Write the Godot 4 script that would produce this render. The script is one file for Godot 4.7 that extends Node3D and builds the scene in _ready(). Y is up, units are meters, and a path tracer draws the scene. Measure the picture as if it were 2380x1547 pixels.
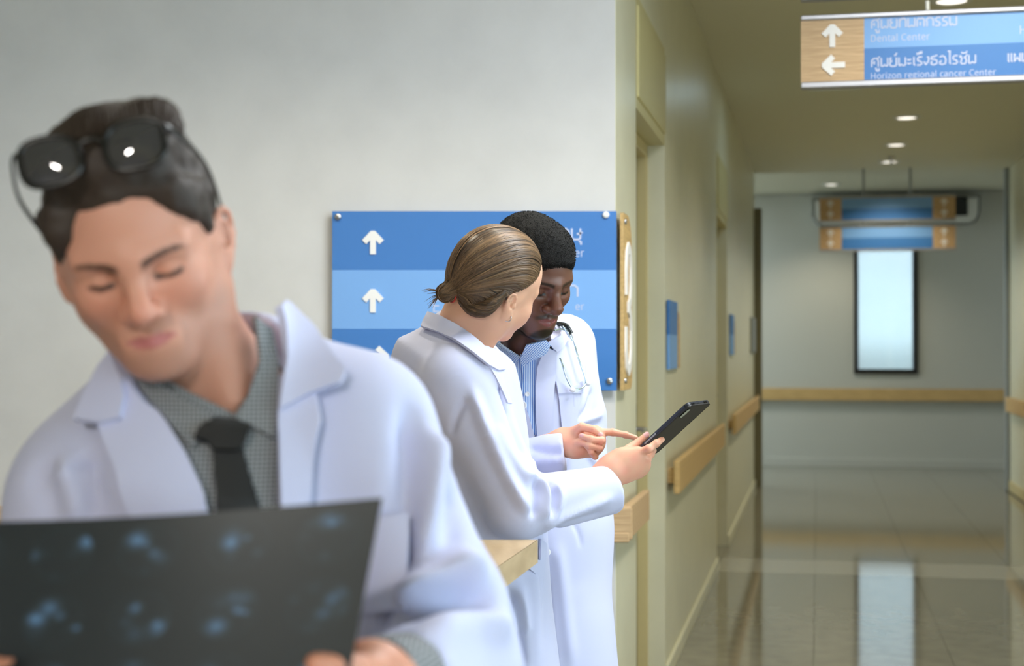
extends Node3D
# A hospital lobby where a corridor begins: a doctor reading a film in front, two colleagues over a phone behind him.
# World: the camera stands at the origin of the plan (eye 1.38 m) and looks along -Z at the lobby wall; the corridor leaves at TURN to the right.
const EYE := 1.38
const FOCAL := 3500.0                        # focal length in pixels of the 2380 x 1547 frame
const TURN := 0.2002                         # the corridor's heading, radians clockwise from -Z
var M := {}                                  # materials by name
var rng := RandomNumberGenerator.new()

# ------------------------------------------------------------------ main
func _ready() -> void:
	rng.seed = 7
	var cam := Camera3D.new()
	cam.name = "camera"
	cam.position = Vector3(0, EYE, 0)
	cam.rotation = Vector3(atan(34.5 / FOCAL), 0, 0)
	var at := CameraAttributesPhysical.new()
	at.frustum_focal_length = 24.0 * FOCAL / 1547.0
	at.frustum_focus_distance = 3.08
	at.exposure_aperture = 4.2
	at.frustum_near = 0.05
	at.frustum_far = 200.0
	cam.attributes = at
	cam.fov = rad_to_deg(2.0 * atan(773.5 / FOCAL))
	add_child(cam)
	cam.current = true
	var env := Environment.new()
	env.background_mode = Environment.BG_SKY
	var sm := ProceduralSkyMaterial.new()    # a bright overcast day
	sm.sky_top_color = Color(0.86, 0.94, 1.0)
	sm.sky_horizon_color = Color(0.84, 0.95, 1.0)
	sm.ground_horizon_color = Color(0.82, 0.92, 0.96)
	sm.ground_bottom_color = Color(0.72, 0.78, 0.80)
	sm.sky_energy_multiplier = 2.6
	sm.ground_energy_multiplier = 2.2
	sm.sun_angle_max = 0.0
	var sky := Sky.new()
	sky.sky_material = sm
	env.sky = sky
	env.background_energy_multiplier = 1.0
	env.tonemap_mode = Environment.TONE_MAPPER_LINEAR
	env.tonemap_exposure = 1.25
	env.sdfgi_enabled = true
	env.ssao_enabled = true
	env.ssil_enabled = true
	var we := WorldEnvironment.new()
	we.name = "world_environment"
	we.environment = env
	add_child(we)
	make_materials()
	lobby_lights()
	build_room()
	build_corridor()
	build_signs()
	build_counter()
	build_people()

# ------------------------------------------------------------------ naming
func tag(o: Node3D, label: String, category: String, group := "") -> Node3D:
	o.set_meta("label", label)
	o.set_meta("category", category)
	if group:
		o.set_meta("group", group)
	return o

func base(called: String, where: Vector3, basis := Basis()) -> Node3D:
	var o := Node3D.new()
	o.name = numbered(called)
	o.transform = Transform3D(basis, where)
	add_child(o)
	return o

func numbered(called: String) -> String:
	if not has_node(called):
		return called
	var k := 1
	while has_node("%s_%03d" % [called, k]):
		k += 1
	return "%s_%03d" % [called, k]

func part(called: String, mesh: Mesh, mat: Material, parent: Node = null, xf := Transform3D()) -> MeshInstance3D:
	var o := MeshInstance3D.new()
	o.mesh = mesh
	o.material_override = mat
	o.transform = xf
	if parent == null:
		o.name = numbered(called)
		add_child(o)
	else:
		var n := called
		var k := 1
		while parent.has_node(n):
			n = "%s_%03d" % [called, k]
			k += 1
		o.name = n
		parent.add_child(o)
	return o

func struct(o: Node3D, label := "") -> Node3D:
	o.set_meta("kind", "structure")
	if label:
		o.set_meta("label", label)
	return o

# a point on the ray of picture position (x, y) at depth z; used to lay out bodies
func P(x: float, y: float, z: float) -> Vector3:
	return Vector3((x - 1190.0) / FOCAL * z, EYE + (808.0 - y) / FOCAL * z, -z)

# a point given in the corridor's own axes: x to the right of its line of sight, z along it
func K(x: float, y: float, z: float) -> Vector3:
	return Vector3(x * cos(TURN) + z * sin(TURN), y, x * sin(TURN) - z * cos(TURN))

func KB() -> Basis:
	return Basis(Vector3.UP, -TURN)

# ------------------------------------------------------------------ mesh builder
class MB:
	var v := PackedVector3Array()
	var n := PackedVector3Array()
	var c := PackedColorArray()
	var i := PackedInt32Array()
	var tint := Color.WHITE
	func tri(a: Vector3, b: Vector3, d: Vector3, nn := Vector3.ZERO) -> void:     # seen from outside a, b, d run clockwise
		var m := nn if nn != Vector3.ZERO else (d - a).cross(b - a).normalized()
		for p in [a, b, d]:
			i.append(v.size())
			v.append(p)
			n.append(m)
			c.append(tint)
	func quad(a: Vector3, b: Vector3, d: Vector3, e: Vector3) -> void:
		tri(a, b, d)
		tri(a, d, e)
	func face(pts: Array, out: Vector3) -> void:                                    # a convex flat face, turned so that it looks along out
		var m: Vector3 = (pts[2] - pts[0]).cross(pts[1] - pts[0])
		if m.dot(out) < 0.0:
			pts = pts.duplicate()
			pts.reverse()
		for k in range(1, pts.size() - 1):
			tri(pts[0], pts[k], pts[k + 1])
	func box(lo: Vector3, hi: Vector3, b := 0.0, xf := Transform3D()) -> void:      # a box with chamfered edges
		var m := (lo + hi) * 0.5
		var h := (hi - lo) * 0.5
		b = minf(b, minf(h.x, minf(h.y, h.z)) * 0.9)
		var axes := [Vector3.RIGHT, Vector3.UP, Vector3.BACK]
		for a in 3:
			var u := (a + 1) % 3
			var w := (a + 2) % 3
			for s in [-1.0, 1.0]:
				var pts := []
				for q in [[-1, -1], [1, -1], [1, 1], [-1, 1]]:
					pts.append(xf * (m + axes[a] * h[a] * s + axes[u] * (h[u] - b) * q[0] + axes[w] * (h[w] - b) * q[1]))
				face(pts, xf.basis * (axes[a] * s))
			if b > 0.0:
				for s in [-1.0, 1.0]:
					for t in [-1.0, 1.0]:
						var pts := []
						for q in [[0, -1], [0, 1], [1, 1], [1, -1]]:
							var p: Vector3 = axes[w] * (h[w] - b) * q[1]
							p += axes[a] * s * (h[a] if q[0] == 0 else h[a] - b) + axes[u] * t * (h[u] - b if q[0] == 0 else h[u])
							pts.append(xf * (m + p))
						face(pts, xf.basis * (axes[a] * s + axes[u] * t))
		if b > 0.0:
			for sx in [-1.0, 1.0]:
				for sy in [-1.0, 1.0]:
					for sz in [-1.0, 1.0]:
						var g := Vector3(sx, sy, sz)
						face([xf * (m + g * (h - Vector3(0, b, b))), xf * (m + g * (h - Vector3(b, 0, b))), xf * (m + g * (h - Vector3(b, b, 0)))], xf.basis * g)
	func prism(poly: PackedVector2Array, depth: float, xf := Transform3D(), bevel := 0.0) -> void:    # a polygon in x, y pushed along z from 0 to depth
		var ids := Geometry2D.triangulate_polygon(poly)
		if ids.is_empty():
			return
		var inner := poly
		if bevel > 0.0:
			var grown := Geometry2D.offset_polygon(poly, -bevel)
			if grown.size() == 1:
				inner = grown[0]
		var top := Geometry2D.triangulate_polygon(inner)
		for k in range(0, top.size(), 3):
			face([xf * Vector3(inner[top[k]].x, inner[top[k]].y, depth), xf * Vector3(inner[top[k + 1]].x, inner[top[k + 1]].y, depth), xf * Vector3(inner[top[k + 2]].x, inner[top[k + 2]].y, depth)], xf.basis.z)
		for k in range(0, ids.size(), 3):
			face([xf * Vector3(poly[ids[k]].x, poly[ids[k]].y, 0), xf * Vector3(poly[ids[k + 1]].x, poly[ids[k + 1]].y, 0), xf * Vector3(poly[ids[k + 2]].x, poly[ids[k + 2]].y, 0)], -xf.basis.z)
		var cw := -1.0 if Geometry2D.is_polygon_clockwise(poly) else 1.0
		for k in poly.size():
			var p := poly[k]
			var q := poly[(k + 1) % poly.size()]
			var o := Vector3((q - p).y, -(q - p).x, 0) * cw
			face([xf * Vector3(p.x, p.y, 0), xf * Vector3(q.x, q.y, 0), xf * Vector3(q.x, q.y, depth), xf * Vector3(p.x, p.y, depth)], xf.basis * o)
	func grid(pts: Array, rows: int, cols: int, closed := false) -> void:           # a smooth sheet through rows x cols points
		var at := v.size()
		for p in pts:
			v.append(p)
			n.append(Vector3.ZERO)
			c.append(tint)
		for r in rows - 1:
			for k in (cols if closed else cols - 1):
				var a := at + r * cols + k
				var b := at + r * cols + (k + 1) % cols
				var d := a + cols
				var e := b + cols
				for t in [[a, b, e], [a, e, d]]:
					var m := (v[t[2]] - v[t[0]]).cross(v[t[1]] - v[t[0]])
					for q in t:
						i.append(q)
						n[q] += m
		for k in range(at, v.size()):
			n[k] = n[k].normalized()
	func tube(path: Array, radii: Variant, sides := 8, flat := 1.0, side := Vector3.ZERO, caps := true) -> void:
		# sweeps an ellipse along a path; flat squeezes it along the direction «side» (or a steady normal)
		var N := path.size()
		var pts := []
		var u := side
		for k in N:
			var t: Vector3 = (path[mini(k + 1, N - 1)] - path[maxi(k - 1, 0)]).normalized()
			if u == Vector3.ZERO:
				u = t.cross(Vector3.UP if absf(t.y) < 0.9 else Vector3.RIGHT)
			u = (u - t * u.dot(t)).normalized()
			var w := t.cross(u)
			var r: float = radii if radii is float else radii[k]
			for s in sides:
				var a := -TAU * s / sides
				pts.append(path[k] + (u * cos(a) * flat + w * sin(a)) * r)
		var at := v.size()
		grid(pts, N, sides, true)
		if caps:
			for e in [0, N - 1]:
				var ring := []
				for s in sides:
					ring.append(pts[e * sides + s])
				face(ring, path[e] - path[1 if e == 0 else N - 2])
	func lathe(profile: Array, sides := 24, xf := Transform3D()) -> void:           # profile of (radius, height), bottom to top
		var pts := []
		for p in profile:
			for s in sides:
				var a := TAU * s / sides
				pts.append(xf * Vector3(p.x * cos(a), p.y, p.x * sin(a)))
		grid(pts, profile.size(), sides, true)
	func ball(o: Vector3, r: Vector3, rings := 10, sides := 14, basis := Basis()) -> void:
		var pts := []
		for k in rings + 1:
			var e := PI * k / rings - PI / 2
			for s in sides:
				var a := TAU * s / sides
				pts.append(o + basis * (Vector3(cos(a) * cos(e), sin(e), sin(a) * cos(e)) * r))
		grid(pts, rings + 1, sides, true)
	func mesh() -> ArrayMesh:
		var A := []
		A.resize(Mesh.ARRAY_MAX)
		A[Mesh.ARRAY_VERTEX] = v
		A[Mesh.ARRAY_NORMAL] = n
		A[Mesh.ARRAY_COLOR] = c
		A[Mesh.ARRAY_INDEX] = i
		var m := ArrayMesh.new()
		m.add_surface_from_arrays(Mesh.PRIMITIVE_TRIANGLES, A)
		return m

func boxes(list: Array, bevel := 0.0) -> ArrayMesh:
	var m := MB.new()
	for b in list:
		m.box(b[0], b[1], bevel)
	return m.mesh()

# a smooth curve through points
func curve(points: Array, steps: int) -> Array:
	var out := []
	var N := points.size()
	for s in steps + 1:
		var f := float(s) / steps * (N - 1)
		var k := mini(int(f), N - 2)
		var t := f - k
		var p0: Variant = points[maxi(k - 1, 0)]
		var p3: Variant = points[mini(k + 2, N - 1)]
		out.append(points[k].cubic_interpolate(points[k + 1], p0, p3, t))
	return out

# ------------------------------------------------------------------ materials
func mat(called: String, color: Color, rough := 0.7, metal := 0.0) -> StandardMaterial3D:
	var m := StandardMaterial3D.new()
	m.resource_name = called
	m.albedo_color = color
	m.roughness = rough
	m.metallic = metal
	M[called] = m
	return m

func noise_tex(freq: float, lo: Color, hi: Color, octaves := 4, size := 512, seed_ := 1, kind := FastNoiseLite.TYPE_SIMPLEX_SMOOTH) -> NoiseTexture2D:
	var f := FastNoiseLite.new()
	f.noise_type = kind
	f.frequency = freq
	f.fractal_octaves = octaves
	f.seed = seed_
	var t := NoiseTexture2D.new()
	t.width = size
	t.height = size
	t.seamless = true
	t.noise = f
	var g := Gradient.new()
	g.set_color(0, lo)
	g.set_color(1, hi)
	t.color_ramp = g
	return t

func tri_map(m: StandardMaterial3D, scale: Vector3, world := false) -> void:
	m.uv1_triplanar = true
	m.uv1_world_triplanar = world
	m.uv1_scale = scale
	m.uv1_triplanar_sharpness = 4.0

func make_materials() -> void:
	var grain := noise_tex(0.03, Color(0.965, 0.965, 0.965), Color(1, 1, 1), 4, 256, 3)
	var m := mat("wall_paint", Color(0.825, 0.825, 0.83), 0.75)
	m.albedo_texture = grain
	tri_map(m, Vector3.ONE * 0.5, true)
	m = mat("corridor_paint", Color(0.87, 0.865, 0.77), 0.36)
	m.albedo_texture = grain
	tri_map(m, Vector3.ONE * 0.5, true)
	mat("end_wall_paint", Color(0.76, 0.765, 0.735), 0.6)
	mat("ceiling_paint", Color(0.86, 0.855, 0.78), 0.85)
	m = mat("floor_tile", Color(0.56, 0.55, 0.49), 0.07)
	m.albedo_texture = noise_tex(0.03, Color(0.88, 0.88, 0.88), Color(1, 1, 1), 5, 256, 5)
	tri_map(m, Vector3.ONE * 0.8, true)
	mat("pale_tile", Color(0.66, 0.655, 0.61), 0.08)
	mat("grout", Color(0.42, 0.41, 0.37), 0.7)
	m = mat("oak", Color(0.82, 0.70, 0.55), 0.5)
	m.albedo_texture = noise_tex(0.012, Color(0.84, 0.82, 0.79), Color(1, 1, 1), 5, 512, 8)
	tri_map(m, Vector3(1.2, 16.0, 16.0))
	m = mat("honey_oak", Color(0.86, 0.73, 0.50), 0.5)
	m.albedo_texture = M.oak.albedo_texture
	tri_map(m, Vector3(0.7, 9.0, 9.0))
	mat("cream_frame", Color(0.80, 0.745, 0.55), 0.45)
	mat("cream_panel", Color(0.80, 0.77, 0.58), 0.5)
	mat("door_leaf", Color(0.60, 0.57, 0.47), 0.5)
	mat("olive_metal", Color(0.42, 0.40, 0.30), 0.4)
	mat("black_frame", Color(0.035, 0.045, 0.05), 0.4)
	mat("white_plastic", Color(0.86, 0.87, 0.86), 0.4)
	mat("grey_plastic", Color(0.55, 0.58, 0.60), 0.4)
	mat("dark_grille", Color(0.08, 0.10, 0.10), 0.6)
	mat("aluminium", Color(0.68, 0.68, 0.70), 0.4, 0.8)
	mat("steel", Color(0.72, 0.72, 0.74), 0.25, 0.9)
	mat("blue_deep", Color(0.23, 0.47, 0.76), 0.45)
	mat("blue_pale", Color(0.46, 0.66, 0.91), 0.45)
	mat("print_white", Color(0.90, 0.91, 0.94), 0.5)
	mat("print_faint", Color(0.74, 0.78, 0.90), 0.5)
	mat("chalk_white", Color(0.92, 0.92, 0.93), 0.5)
	m = mat("pane", Color(0.92, 0.98, 1.0, 0.06), 0.02)
	m.transparency = BaseMaterial3D.TRANSPARENCY_ALPHA
	m = mat("sky_dimming_pane", Color(0.45, 0.62, 0.66, 0.70), 0.02)  # invented tint that dims the bright sky behind the end window
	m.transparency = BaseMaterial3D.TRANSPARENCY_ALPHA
	m = mat("lamp_glow", Color(1, 1, 1), 0.5)
	m.emission_enabled = true
	m.emission = Color(1.0, 0.97, 0.92)
	m.emission_energy_multiplier = 1.6
	m = mat("hot_glow", Color(1, 1, 1), 0.5)
	m.emission_enabled = true
	m.emission = Color(1.0, 0.98, 0.94)
	m.emission_energy_multiplier = 14.0
	m = mat("panel_glow", Color(1, 1, 1), 0.5)
	m.emission_enabled = true
	m.emission = Color(0.93, 0.97, 1.0)
	m.emission_energy_multiplier = 1.3
	m = mat("cool_glow", Color(1, 1, 1), 0.5)
	m.emission_enabled = true
	m.emission = Color(0.62, 0.85, 0.95)
	m.emission_energy_multiplier = 0.8
	people_materials()

# ------------------------------------------------------------------ lamps of the lobby
func area(called: String, where: Vector3, basis: Basis, size: Vector2, energy: float, color: Color, parent: Node) -> void:
	var l := AreaLight3D.new()
	l.name = called
	l.area_size = size
	l.light_energy = energy
	l.light_color = color
	l.shadow_enabled = true
	l.area_range = 40.0
	l.area_attenuation = 2.0
	l.transform = Transform3D(basis, where)
	parent.add_child(l)

func lobby_lights() -> void:
	# an unseen square luminaire, added to brighten the lobby wall from the right
	var spots := [Vector3(1.25, 3.12, -2.8)]
	var say := ["added unseen square luminaire before the corridor mouth, brightening the lobby wall"]
	for k in spots.size():
		var o := base("ceiling_luminaire", spots[k])
		tag(o, say[k], "light")
		var f := MB.new()
		for s in [[Vector3(-0.62, -0.02, -0.62), Vector3(0.62, 0, -0.58)], [Vector3(-0.62, -0.02, 0.58), Vector3(0.62, 0, 0.62)], [Vector3(-0.62, -0.02, -0.58), Vector3(-0.58, 0, 0.58)], [Vector3(0.58, -0.02, -0.58), Vector3(0.62, 0, 0.58)]]:
			f.box(s[0], s[1], 0.003)
		part("frame", f.mesh(), M.white_plastic, o)
		part("diffuser", boxes([[Vector3(-0.58, -0.012, -0.58), Vector3(0.58, -0.002, 0.58)]]), M.panel_glow, o)
		area("panel_lamp", Vector3(0, -0.03, 0), Basis(Vector3.RIGHT, -PI / 2), Vector2(1.14, 1.14), [6.0][k], Color(0.96, 0.98, 1.0), o)

	var rd := base("ceiling_luminaire", Vector3(-1.1, CH, 3.4))
	tag(rd, "round bright ceiling luminaire at the back of the lobby", "light")
	var rm := MB.new()
	rm.lathe([Vector2(0.25, -0.012), Vector2(0.262, -0.03), Vector2(0.29, -0.025), Vector2(0.30, 0.0)], 40)
	part("trim_ring", rm.mesh(), M.white_plastic, rd)
	rm = MB.new()
	rm.lathe([Vector2(0.0, -0.022), Vector2(0.252, -0.018)], 40)
	rm.lathe([Vector2(0.252, -0.018), Vector2(0.0, -0.002)], 40)
	part("lamp_face", rm.mesh(), M.hot_glow, rd)
	area("round_lamp", Vector3(0, -0.035, 0), Basis(Vector3.RIGHT, -PI / 2), Vector2(0.5, 0.5), 21.0, Color(1.0, 0.98, 0.95), rd)
	var rows := [Vector3(-0.9, CH, -3.4), Vector3(0.1, CH, -3.4)]
	for k in rows.size():
		downlight(rows[k], ["of the lobby close to the grey wall, left of the board", "of the lobby close to the grey wall, above the board"][k])

# ------------------------------------------------------------------ room shell
const CH := 3.12                             # ceiling height
const AX := -0.62                            # the corridor's left wall
const BX := 1.82                             # the corridor's right wall
const ENDZ := 15.3                           # where the corridor opens into the cross passage
const FARZ := 17.9                           # the far wall

func slab(called: String, list: Array, m: Material, in_corridor: bool, label: String, parent: Node = null) -> MeshInstance3D:
	var o := part(called, boxes(list), m, parent, Transform3D(KB() if in_corridor else Basis(), Vector3.ZERO))
	struct(o, label)
	return o

func V(x: float, y: float, z: float) -> Vector3:    # in corridor pieces depth runs along -z
	return Vector3(x, y, -z)

func kbox(x0: float, x1: float, y0: float, y1: float, z0: float, z1: float) -> Array:
	return [Vector3(x0, y0, -z1), Vector3(x1, y1, -z0)]

func build_room() -> void:
	# floor bed and ceiling
	slab("floor", [[Vector3(-8, -0.2, -20), Vector3(12, -0.012, 8)]], M.grout, false, "polished beige tile floor")
	slab("ceiling", [[Vector3(-8, CH + 0.06, -20), Vector3(12, CH + 0.26, 8)], [Vector3(-8, CH, -15.0), Vector3(12, CH + 0.06, 8)]], M.ceiling_paint, false, "painted flat ceiling")
	lay_tiles()
	var c := K(AX, 0, 4.68)
	slab("wall_front", [[Vector3(-6.2, 0, -4.92), Vector3(c.x, CH, c.z)]], M.wall_paint, false, "light grey lobby wall behind the people")
	slab("wall_west", [[Vector3(-6.4, 0, -5.0), Vector3(-6.2, CH, 7.2)]], M.wall_paint, false, "side wall of the lobby")
	# the glazed wall behind the camera
	slab("wall_back", [[Vector3(-6.4, 0, 7.0), Vector3(4.6, CH, 7.2)]], M.wall_paint, false, "lobby wall behind the camera")
	# right wall with the lobby's side window
	slab("wall_right", [kbox(BX, BX + 0.2, 0, 0.5, -7.6, 3.6), kbox(BX, BX + 0.2, 2.8, CH, -7.6, 3.6), kbox(BX, BX + 0.2, 0.5, 2.8, -7.6, -2.2), kbox(BX, BX + 0.2, 0, CH, 3.6, ENDZ)], M.corridor_paint, true, "right wall of corridor and lobby")
	window("window_2", Transform3D(KB() * Basis(Vector3.UP, -PI / 2), K(BX + 0.1, 1.65, 0.7)), 5.8, 2.3, 4, M.white_plastic)
	# handrail along the lobby wall, turning into the corridor
	var r := base("handrail", Vector3(-1.9, 0.84, c.z))
	tag(r, "pale oak handrail along the grey lobby wall, turning the corner into the corridor", "handrail")
	part("rail", boxes([[Vector3(-4.2, -0.055, 0.025), Vector3(c.x + 1.9 + 0.05, 0.05, 0.05)]], 0.006), M.oak, r)
	part("ledge", boxes([[Vector3(-4.2, 0.03, 0), Vector3(c.x + 1.9 + 0.02, 0.042, 0.026)]], 0.002), M.oak, r)
	part("lower_strip", boxes([[Vector3(-4.2, -0.062, 0.0), Vector3(c.x + 1.9 + 0.04, -0.03, 0.053)]], 0.004), M.oak, r)
	part("return_rail", boxes([kbox(AX + 0.025, AX + 0.05, 0.785, 0.89, 4.66, 5.2), kbox(AX, AX + 0.03, 0.80, 0.86, 4.9, 5.1)], 0.004), M.oak, r, Transform3D(KB(), -r.position))
	var b := part("baseboard_front", boxes([[Vector3(-6.2, 0, c.z), Vector3(c.x + 0.012, 0.1, c.z + 0.014)]], 0.003), M.white_plastic)
	struct(b, "low skirting on the lobby wall")

func lay_tiles() -> void:
	# 60 cm tiles laid along the corridor; each is a piece of the floor
	var floor_node := get_node("floor")
	var kinds := []
	for k in 3:
		var m := MB.new()
		m.box(Vector3(-0.299, -0.012, -0.299), Vector3(0.299, 0.0, 0.299))
		kinds.append(m.mesh())
	for a in range(-14, 9):
		for b in range(-12, 31):
			var x := -0.62 + 0.3 + a * 0.6
			var z := 0.1 + b * 0.6
			var w := K(x, 0, z)
			if w.x < -5.9 or w.z > 6.8 or x > BX + 0.25 and z < ENDZ - 0.2 or x < AX - 0.5 and w.z < -4.7 and z < ENDZ - 0.2 or x > 5.0 or x < -8.0:
				continue
			var o := part("tile", kinds[(a * 7 + b * 3 + 90) % 3], M.pale_tile if b == 16 and x > AX - 0.2 else M.floor_tile, floor_node, Transform3D(KB(), w))

func window(called: String, xf: Transform3D, w: float, h: float, panes: int, fm: Material) -> void:
	# a window in its opening, centred; +z of xf looks into the room
	var o := base(called, xf.origin, xf.basis)
	struct(o, "tall window in a dark frame at the end of the corridor" if called == "window_1" else "wide window with a white frame")
	var f := MB.new()
	var t := 0.055
	f.box(Vector3(-w / 2, -h / 2, -0.05), Vector3(-w / 2 + t, h / 2, 0.11), 0.004)
	f.box(Vector3(w / 2 - t, -h / 2, -0.05), Vector3(w / 2, h / 2, 0.11), 0.004)
	f.box(Vector3(-w / 2 + t, -h / 2, -0.05), Vector3(w / 2 - t, -h / 2 + t, 0.11), 0.004)
	f.box(Vector3(-w / 2 + t, h / 2 - t, -0.05), Vector3(w / 2 - t, h / 2, 0.11), 0.004)
	for k in range(1, panes):
		var x := -w / 2 + w * k / panes
		f.box(Vector3(x - 0.025, -h / 2 + t, -0.04), Vector3(x + 0.025, h / 2 - t, 0.04), 0.004)
	part("window_frame", f.mesh(), fm, o)
	for k in panes:
		var x0 := -w / 2 + w * k / panes + 0.02
		part("pane", boxes([[Vector3(x0, -h / 2 + 0.02, -0.004), Vector3(x0 + w / panes - 0.04, h / 2 - 0.02, 0.004)]]), M.sky_dimming_pane if called == "window_1" else M.pane, o)

# ------------------------------------------------------------------ corridor
func build_corridor() -> void:
	var T := 0.2
	var d1 := [5.23, 6.24]
	var d2 := [9.50, 10.62]
	var pieces := [kbox(AX - T, AX, 0, CH, 4.70, d1[0]), kbox(AX - T, AX, 0, CH, d1[1], d2[0]), kbox(AX - T, AX, 0, CH, d2[1], ENDZ), kbox(AX - T, AX, 2.62, CH, d1[0], d1[1]), kbox(AX - T, AX, 2.62, CH, d2[0], d2[1])]
	slab("wall_left", pieces, M.corridor_paint, true, "cream left wall of the corridor with two door openings")
	var k := 1
	for d in [d1, d2]:
		door("door_%d" % k, d[0], d[1], k)
		k += 1
	# the cross passage beyond, lit by its left end window and added luminaires
	slab("wall_far", [kbox(-6.0, 0.41, 0, CH + 0.05, FARZ, FARZ + 0.2), kbox(1.13, 7.0, 0, CH + 0.05, FARZ, FARZ + 0.2), kbox(0.41, 1.13, 0, 1.08, FARZ, FARZ + 0.2), kbox(0.41, 1.13, 2.62, CH + 0.05, FARZ, FARZ + 0.2)], M.end_wall_paint, true, "far wall closing the corridor")
	slab("wall_passage", [kbox(-6.0, AX - T, 0, CH + 0.05, ENDZ - 0.2, ENDZ), kbox(BX + T, 7.0, 0, CH + 0.05, ENDZ - 0.2, ENDZ), kbox(7.0, 7.2, 0, CH + 0.05, ENDZ - 0.2, FARZ), kbox(-6.2, -6.0, 0, 0.3, ENDZ, FARZ), kbox(-6.2, -6.0, 2.95, CH + 0.05, ENDZ, FARZ)], M.end_wall_paint, true, "walls of the cross passage")
	window("window_3", Transform3D(KB() * Basis(Vector3.UP, PI / 2), K(-6.1, 1.625, (ENDZ + FARZ) / 2)), FARZ - ENDZ, 2.65, 2, M.white_plastic)
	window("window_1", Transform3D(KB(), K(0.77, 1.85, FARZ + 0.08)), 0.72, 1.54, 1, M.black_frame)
	# trim
	struct(part("trim_1", boxes([kbox(AX - 0.03, AX + 0.075, 0, CH - 0.35, ENDZ - 0.14, ENDZ + 0.02)], 0.006), M.olive_metal, null, Transform3D(KB(), Vector3.ZERO)), "olive post guarding the corridor's far left corner")
	struct(part("trim_2", boxes([kbox(BX - 0.04, BX + 0.03, 0, CH, ENDZ - 0.10, ENDZ + 0.02)], 0.006), M.grey_plastic, null, Transform3D(KB(), Vector3.ZERO)), "grey guard on the corridor's far right corner")
	var bl := []
	for s in [[4.70, d1[0]], [d1[1], d2[0]], [d2[1], ENDZ - 0.14]]:
		bl.append(kbox(AX, AX + 0.014, 0, 0.07, s[0], s[1]))
	struct(part("baseboard_left", boxes(bl, 0.003), M.corridor_paint, null, Transform3D(KB(), Vector3.ZERO)), "cream skirting along the corridor's left wall")
	struct(part("baseboard_right", boxes([kbox(BX - 0.014, BX, 0, 0.1, 3.6, ENDZ - 0.1)], 0.003), M.cream_frame, null, Transform3D(KB(), Vector3.ZERO)), "cream skirting along the corridor's right wall")
	struct(part("baseboard_far", boxes([kbox(-6.0, 7.0, 0, 0.1, FARZ - 0.014, FARZ)], 0.003), M.end_wall_paint, null, Transform3D(KB(), Vector3.ZERO)), "skirting along the far wall")
	# handrails
	rail_run(AX, 1, 6.30, 9.45, M.honey_oak, "honey oak handrail on the left corridor wall between the two doors")
	rail_run(AX, 1, 10.70, 15.1, M.honey_oak, "honey oak handrail on the left corridor wall beyond the second door")
	rail_run(BX, -1, 12.0, 15.1, M.honey_oak, "honey oak handrail on the right corridor wall")
	var fr := base("handrail", K(0.8, 0.84, FARZ), KB())
	tag(fr, "honey oak handrail running the full width of the far wall under the window", "handrail")
	part("rail", boxes([[Vector3(-6.0, -0.07, 0.03), Vector3(6.0, 0.07, 0.06)]], 0.006), M.honey_oak, fr)
	var bm := boxes([[Vector3(-0.05, -0.03, 0.0), Vector3(0.05, 0.03, 0.032)]], 0.002)
	for q in 9:
		part("bracket", bm, M.honey_oak, fr, Transform3D(Basis(), Vector3(-5.55 + q * 1.4, 0, 0)))
	# ceiling fittings
	var zs := [4.6, 6.2, 7.8, 10.15, 11.7, 13.25, 14.45]
	for q in zs.size():
		downlight(K(0.66, CH, zs[q]), ["nearest the lobby, hidden above the hanging sign", "second from the lobby, hidden above the hanging sign", "third from the lobby, hidden by the hanging sign", "just below the near hanging sign, largest in the row", "second below the near hanging sign", "third below the near hanging sign", "last before the far hanging signs"][q])
	downlight(K(0.15, CH + 0.06, 16.9), "in the cross passage above the far hanging signs")
	var p := base("ceiling_luminaire", K(0.12, CH, 10.05), KB())
	tag(p, "bluish rectangular ceiling luminaire half hidden by the near hanging sign", "light")
	part("frame", boxes([[Vector3(-0.2, -0.02, -0.16), Vector3(0.2, 0.0, 0.16)]], 0.004), M.white_plastic, p)
	part("diffuser", boxes([[Vector3(-0.17, -0.026, -0.13), Vector3(0.17, -0.018, 0.13)]], 0.003), M.cool_glow, p)
	area("panel_lamp", Vector3(0, -0.034, 0), Basis(Vector3.RIGHT, -PI / 2), Vector2(0.34, 0.26), 0.25, Color(0.8, 0.93, 1.0), p)
	for q in 2:  # unseen luminaires added to brighten the cross passage
		var pl := base("ceiling_luminaire", K([-2.6, 4.4][q], CH + 0.06, 16.6), KB())
		tag(pl, ["added square ceiling luminaire, out of sight in the left arm of the cross passage", "added square ceiling luminaire, out of sight in the right arm of the cross passage"][q], "light")
		part("frame", boxes([[Vector3(-0.6, -0.02, -0.6), Vector3(0.6, 0, 0.6)]], 0.004), M.white_plastic, pl)
		part("diffuser", boxes([[Vector3(-0.56, -0.026, -0.56), Vector3(0.56, -0.018, 0.56)]], 0.003), M.panel_glow, pl)
		area("panel_lamp", Vector3(0, -0.034, 0), Basis(Vector3.RIGHT, -PI / 2), Vector2(1.1, 1.1), [5.0, 2.5][q], Color(0.92, 0.97, 1.0), pl)
	var sd := base("ceiling_dome", K(0.73, CH, 8.6), KB())
	tag(sd, "beige domed detector on the corridor ceiling above the near hanging sign", "detector")
	var dm := MB.new()
	dm.lathe([Vector2(0.10, 0), Vector2(0.10, -0.03), Vector2(0.085, -0.05), Vector2(0.0, -0.055)], 24)
	part("housing", dm.mesh(), M.white_plastic, sd)
	dm = MB.new()
	dm.lathe([Vector2(0.055, -0.05), Vector2(0.05, -0.085), Vector2(0.0, -0.095)], 20)
	part("sensor", dm.mesh(), M.dark_grille, sd)
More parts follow.
